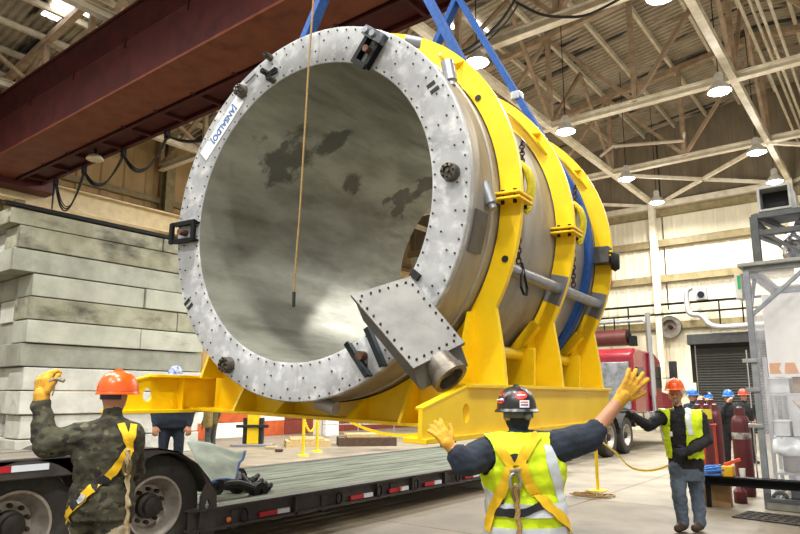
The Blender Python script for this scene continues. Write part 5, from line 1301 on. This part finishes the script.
# shelves and boxes inside
MST = pm('shelf_grey','#c6c8cc','#b4b6ba',5,.5); MBIN = pm('bin_clear','#dfe2e8','#ccd0d6',5,.35)
sh = thing('shelf_rack', (-.6,12.3,0), 'grey metal shelf rack standing inside the enclosure', 'shelf')
for z in (.5,1.05,1.72):
    m = MB(); m.box((-1.78,11.9,z-.03),(.6,12.6,z)); m.build('shelf_board', MST, sh, .004)
for x in (-1.76,.55):
    for y in (11.93,12.57):
        m = MB(); m.box((x-.025,y-.025,0),(x+.025,y+.025,2.3)); m.build('shelf_post', MST, sh)
def bin_(lo, hi, mat, label, name='storage_box', cat='box', lidm=None):
    c = ((lo[0]+hi[0])/2,(lo[1]+hi[1])/2,lo[2]); t = thing(name, c, label, cat, 'boxes in the enclosure')
    m = MB(); m.box(lo,(hi[0],hi[1],hi[2]-.03)); m.build('body', mat, t, .01); m = MB(); m.box((lo[0]-.01,lo[1]-.01,hi[2]-.03),(hi[0]+.01,hi[1]+.01,hi[2])); m.build('lid', lidm or mat, t, .006)
bin_((-1.75,11.95,1.73),(-1.45,12.5,1.97),MBIN,'white plastic box on the top shelf inside the enclosure')
bin_((-1.4,11.95,1.73),(-.9,12.5,2.0),MCB,'brown carton on the top shelf inside the enclosure')
bin_((-1.72,11.95,1.06),(-1.5,12.5,1.3),MBIN,'clear tub on the middle shelf inside the enclosure')
bin_((-1.46,11.95,1.06),(-.9,12.5,1.58),MBIN,'tall clear tub on the middle shelf inside the enclosure')
bin_((-1.65,12.0,.51),(-.9,12.5,.85),pm('carton_dark','#6e553c','#5c4631',6,.85),'dark brown carton on the lowest shelf inside the enclosure')
bin_((-1.55,11.75,.02),(-.6,12.3,.34),pm('tote_black','#1f2024','#2b2c31',8,.5),'black tote on the floor inside the enclosure')
random.seed(9)
cloth = MB(); g = []
for i in range(15):
    for j in range(9):
        g.append(Vector((-1.72+1.2*i/14,11.6+.28*j/8+.06*noise.noise(Vector((i*.5,j*.5,1))),1.0-.2*(j/8-.5)**2*4+.13*noise.noise(Vector((i*.6,j*.7,3))))))
cloth.v = g
for i in range(14):
    for j in range(8): cloth.f.append([i*9+j,(i+1)*9+j,(i+1)*9+j+1,i*9+j+1]); cloth.m.append(0)
o = cloth.build('plastic_wrap', pm('wrap_film','#e3e6ea','#c4c8ce',9,.2,0,.4,14), smooth=True); s_ = o.modifiers.new('t','SOLIDIFY'); s_.thickness = .006
tag(o,'crumpled clear plastic film heaped behind the enclosure front','plastic film')
m = MB(); m.tube([(-1.38,11.58,1.62),(-1.0,11.58,1.1)],.014,6); tag(m.build('wooden_stick', M_wood), 'thin wooden stick leaning inside the enclosure', 'stick')
m = MB(); m.tube([(-1.68+.1*math.cos(R(a)),11.62,.13+.1*math.sin(R(a))) for a in range(0,361,24)],.03,6); m.tube([(-1.5+.05*math.cos(R(a)),11.62,.1+.07*math.sin(R(a))) for a in range(0,361,24)],.02,6)
tag(m.build('hose_coil', M_black, smooth=True), 'small coil of black hose on the enclosure floor', 'hose')
# platform frame, blower box and foil duct on the roof of the enclosure
rf = thing('roof_platform', (-.3,12.5,EZ+.1), 'dark steel frame platform on top of the enclosure', 'platform')
PZ0, PZ1 = EZ+.1, 4.55
MPF = pm('platform_grey','#5b5e60','#4a4d4f',6,.5,.3)
for x,y in ((-1.65,EY0+.05),(1.4,EY0+.05),(-1.1,EY1-.2),(1.4,EY1-.2)):
    m = MB(); m.box((x-.06,y-.06,PZ0),(x+.06,y+.06,PZ1)); m.build('post', MPF, rf, .006)
for z in (PZ1,(PZ0+PZ1)/2+.1):
    m = MB(); m.bar((-1.65,EY0+.05,z),(1.4,EY0+.05,z),.09,.09); m.build('rail', MPF, rf, .006)
    m = MB(); m.bar((-1.65,EY0+.05,z),(-1.1,EY1-.2,z),.09,.09); m.build('rail', MPF, rf, .006)
m = MB(); m.bar((-1.62,EY0+.1,PZ1-.08),(-1.1,EY1-.25,PZ0+.05),.06,.06); m.build('diagonal', MPF, rf)
m = MB(); m.bar((-1.6,EY0+.05,PZ0+.55),(-.95,EY0+.05,PZ0+.02),.05,.05); m.build('diagonal', MPF, rf)
bb = thing('blower_box', (-1.3,12.2,PZ1+.04), 'square black-mouthed blower box on top of the platform', 'blower')
m = MB(); m.box((-1.62,11.75,PZ1+.05),(-1.02,12.5,PZ1+.11)); m.build('base', MPF, bb, .01)
m = MB(); XZp = Matrix(((1,0,0,0),(0,0,1,11.7),(0,1,0,0),(0,0,0,1)))
m.prism([[(-1.6,PZ1+.11),(-1.12,PZ1+.11),(-1.12,PZ1+.53),(-1.6,PZ1+.53)],[(-1.56,PZ1+.15),(-1.16,PZ1+.15),(-1.16,PZ1+.49),(-1.56,PZ1+.49)]], XZp, .7); m.build('casing', pm('casing_grey','#b6b7b4','#a2a39f',5,.5,.2), bb, .006)
m = MB(); m.box((-1.57,12.0,PZ1+.14),(-1.15,12.05,PZ1+.5)); m.build('screen', M_black, bb)
dp = catmull([(-.85,12.2,PZ1+.3),(-.85,12.1,PZ1-.05),(-1.0,12.0,PZ1-.25),(-1.15,12.0,PZ1-.5),(-1.1,12.0,PZ0+.03)],7)
m = MB(); m.tube(dp,[.2+.018*(i%2) for i in range(len(dp))],16); tag(m.build('foil_duct', pm('foil','#c9ccd0','#a7abb0',7,.25,.85,.5,12), smooth=True), 'crinkled silver foil duct hanging on the platform', 'duct')
m = MB(); m.box((-.75,11.6,PZ0),(.3,12.2,PZ0+.4)); tag(m.build('filter_box', pm('filter_grey','#8f9294','#7c7f81',5,.5,.3), bevel=.02), 'grey metal filter box beside the foil duct', 'filter box')

# ================================================================== stanchions, tape, pallets under the vessel
MSY = pm('stanchion_yellow','#f0d010','#dcbc08',8,.5)
def stanchion(c, h, lab, base=True):
    t = thing('stanchion', c, lab, 'stanchion', 'yellow stanchions')
    m = MB(); m.cyl(c,c+Vector((0,0,h)),.045,n=12); m.build('pole', MSY, t, smooth=True)
    m = MB(); m.ball(c+Vector((0,0,h)),.075,12,8); m.build('knob', MSY, t, smooth=True)
    m = MB(); m.lathe([(.18,0),(.17,.03),(.05,.06)], c, (0,0,1), 16); m.build('base', MSY, t, smooth=True)
s1, s2 = atz(303,456,0), atz(317,452,0)
stanchion(s1,1.2,'thick yellow stanchion standing behind the trailer deck'); stanchion(s2,1.22,'second yellow stanchion just right of the thick one')
m = MB()
for i,p in enumerate(sag(s1+UP*1.1,s2+UP*1.1,.45,16)): m.ball(p,.04,6,4)
tag(m.build('plastic_chain', MSY), 'yellow plastic chain sagging between the two stanchions', 'chain')
c3 = atz(598,491,0)
t3 = thing('stanchion', c3, 'slim yellow stanchion standing right of the lime vest worker', 'stanchion', 'yellow stanchions')
m = MB(); m.cyl(c3,c3+Vector((0,0,1.02)),.03,n=10); m.build('pole', MSY, t3, smooth=True)
m = MB(); m.box((c3.x-.14,c3.y-.14,0),(c3.x+.14,c3.y+.14,.02)); m.build('base', MSY, t3, .004)
pts = [c3+UP*.95]+[atd(x,y,d) for x,y,d in ((615,452,10.4),(632,468,10.3),(655,470,10.2),(676,462,10.2))]
m = MB(); rs = []
for p in catmull(pts,6): rs.append([p+UP*.016,p+UP*.016+CF*.004,p-UP*.016+CF*.004,p-UP*.016])
m.rings(rs); tag(m.build('barrier_tape', MSY), 'yellow barrier tape drooping from the slim stanchion to the bearded worker', 'tape')
random.seed(2); pts = []
c = atz(592,496,0)
for i in range(60):
    a = i*.8; pts.append(c+CR*(.3*math.cos(a)*(.7+.6*math.sin(i*.9)))+CF*(.3*math.sin(a)*(.7+.6*math.cos(i*1.7)))+UP*(.012+.0006*i+.006*math.sin(i*2.2)))
m = MB(); m.tube(catmull(pts,3),.009,5); tag(m.build('rope_heap', M_rope, smooth=True), 'loose coil of brown rope on the floor by the slim stanchion', 'rope')
def pallet(c, ux, L_, W_, mat, lab, h=.14):
    ux = ux.normalized(); uy = Vector((-ux.y,ux.x,0)); M = Matrix(((ux.x,uy.x,0,c.x),(ux.y,uy.y,0,c.y),(0,0,1,0),(0,0,0,1)))
    t = thing('pallet', M, lab, 'pallet', 'wooden pallets')
    for i in range(7):
        x = -L_/2+L_*i/7; m = MB(M); m.box((x+.015,-W_/2,h-.025),(x+L_/7-.015,W_/2,h)); m.build('deck_board', mat, t)
    for y in (-W_/2,-.05,W_/2-.1):
        m = MB(M); m.box((-L_/2,y,.02),(L_/2,y+.1,h-.025)); m.build('stringer', mat, t)
        m = MB(M); m.box((-L_/2,y,0),(L_/2,y+.1,.02)); m.build('skid', mat, t)
    return M
pc = atz(307,446,0); M1 = pallet(pc,CR+CF*.25,1.5,1.1,M_wood,'pale wooden pallet behind the stanchions',.2)
pc2 = atz(366,445,0); M2 = pallet(pc2,CR+CF*.15,2.0,1.2,M_woodd,'dark wooden pallet carrying pale lumber',.28)
for k,(x0,x1,y,z,lab) in enumerate(((-.7,.75,-.3,.28,'front'),(-.65,.6,0,.28,'middle'),(-.75,.7,.3,.28,'rear'))):
    m = MB(M2); m.box((x0,y-.12,z),(x1,y+.12,z+.12)); tag(m.build('lumber', M_wood, bevel=.01), 'pale squared timber on the dark pallet, the %s one' % lab, 'timber', 'timbers on the dark pallet')
random.seed(4)
for k in range(3):
    m = MB(M1); m.box((-.6,-.4+.3*k,.2),(.55,-.18+.3*k,.26+.02*k)); tag(m.build('lumber', M_wood, bevel=.01), 'flat board lying on the pale pallet, %s' % ('nearest','middle','farthest')[k], 'timber', 'boards on the pale pallet')
# jack stand
c = atz(253,446,0); js = thing('jack_stand', c, 'yellow and black jack stand under the yellow beam', 'jack')
def cb(m, a, b_): m.add([c+CR*x+CF*y+UP*z for z in (a[2],b_[2]) for x,y in ((a[0],a[1]),(b_[0],a[1]),(b_[0],b_[1]),(a[0],b_[1]))],[(0,3,2,1),(4,5,6,7),(0,1,5,4),(1,2,6,5),(2,3,7,6),(3,0,4,7)]); return m
cb(MB(),(-.2,-.12,.08),(.2,.12,1.35)).build('column', M_yellow, js, .01)
for s_ in (-1,1): cb(MB(),(-.34 if s_ < 0 else .22,-.15,.08),(-.22 if s_ < 0 else .34,.15,.95)).build('side_jack', M_black, js, .02)
cb(MB(),(-.55,-.25,.62),(.55,-.12,.72)).build('cross_bar', M_black, js, .01)
cb(MB(),(-.7,-.35,0),(.7,.35,.08)).build('base_frame', M_grey, js, .01)
# floor scraps
for k,(px,py,s_,lab) in enumerate(((271,449,.35,'flat brown plank scrap on the floor behind the trailer'),(279,452,.22,'small dark scrap on the floor behind the trailer'))):
    q = atz(px,py,0); m = MB(); m.bar(q-CR*s_/2+UP*.05,q+CR*s_/2+UP*.05,.2,.08); tag(m.build('wood_scrap', M_woodd if k else M_wood, bevel=.01), lab, 'wood scrap')
# thin grey railing with tape behind the deck
rl = thing('guard_railing', atz(380,440,0), 'thin grey pipe railing behind the dark pallet', 'railing')
ra, rb = atz(322,438,0), atz(430,438,0)
for k in range(4):
    p = ra.lerp(rb,k/3); m = MB(); m.cyl(p,p+UP*1.05,.025,n=8); m.build('post', M_grey, rl)
for z in (1.05,.55):
    m = MB(); m.tube([ra+UP*z,rb+UP*z],.02,6); m.build('rail', M_grey, rl)
m = MB(); rs = []
for p in sag(atd(341,416,22),atd(420,434,20),.25,10): rs.append([p+UP*.05,p+UP*.05+CF*.005,p-UP*.05+CF*.005,p-UP*.05])
m.rings(rs); tag(m.build('barrier_tape', MSY), 'yellow barrier tape running along the grey railing', 'tape')
m = MB(); q = atz(317,440,0); q = q+CF*3; m.box((q.x-.4,q.y-.4,0),(q.x+.4,q.y+.4,1.5)); tag(m.build('white_cabinet', M_white, bevel=.02), 'white cabinet standing beyond the stanchions', 'cabinet')

bpy.data.scenes.remove(_lab)
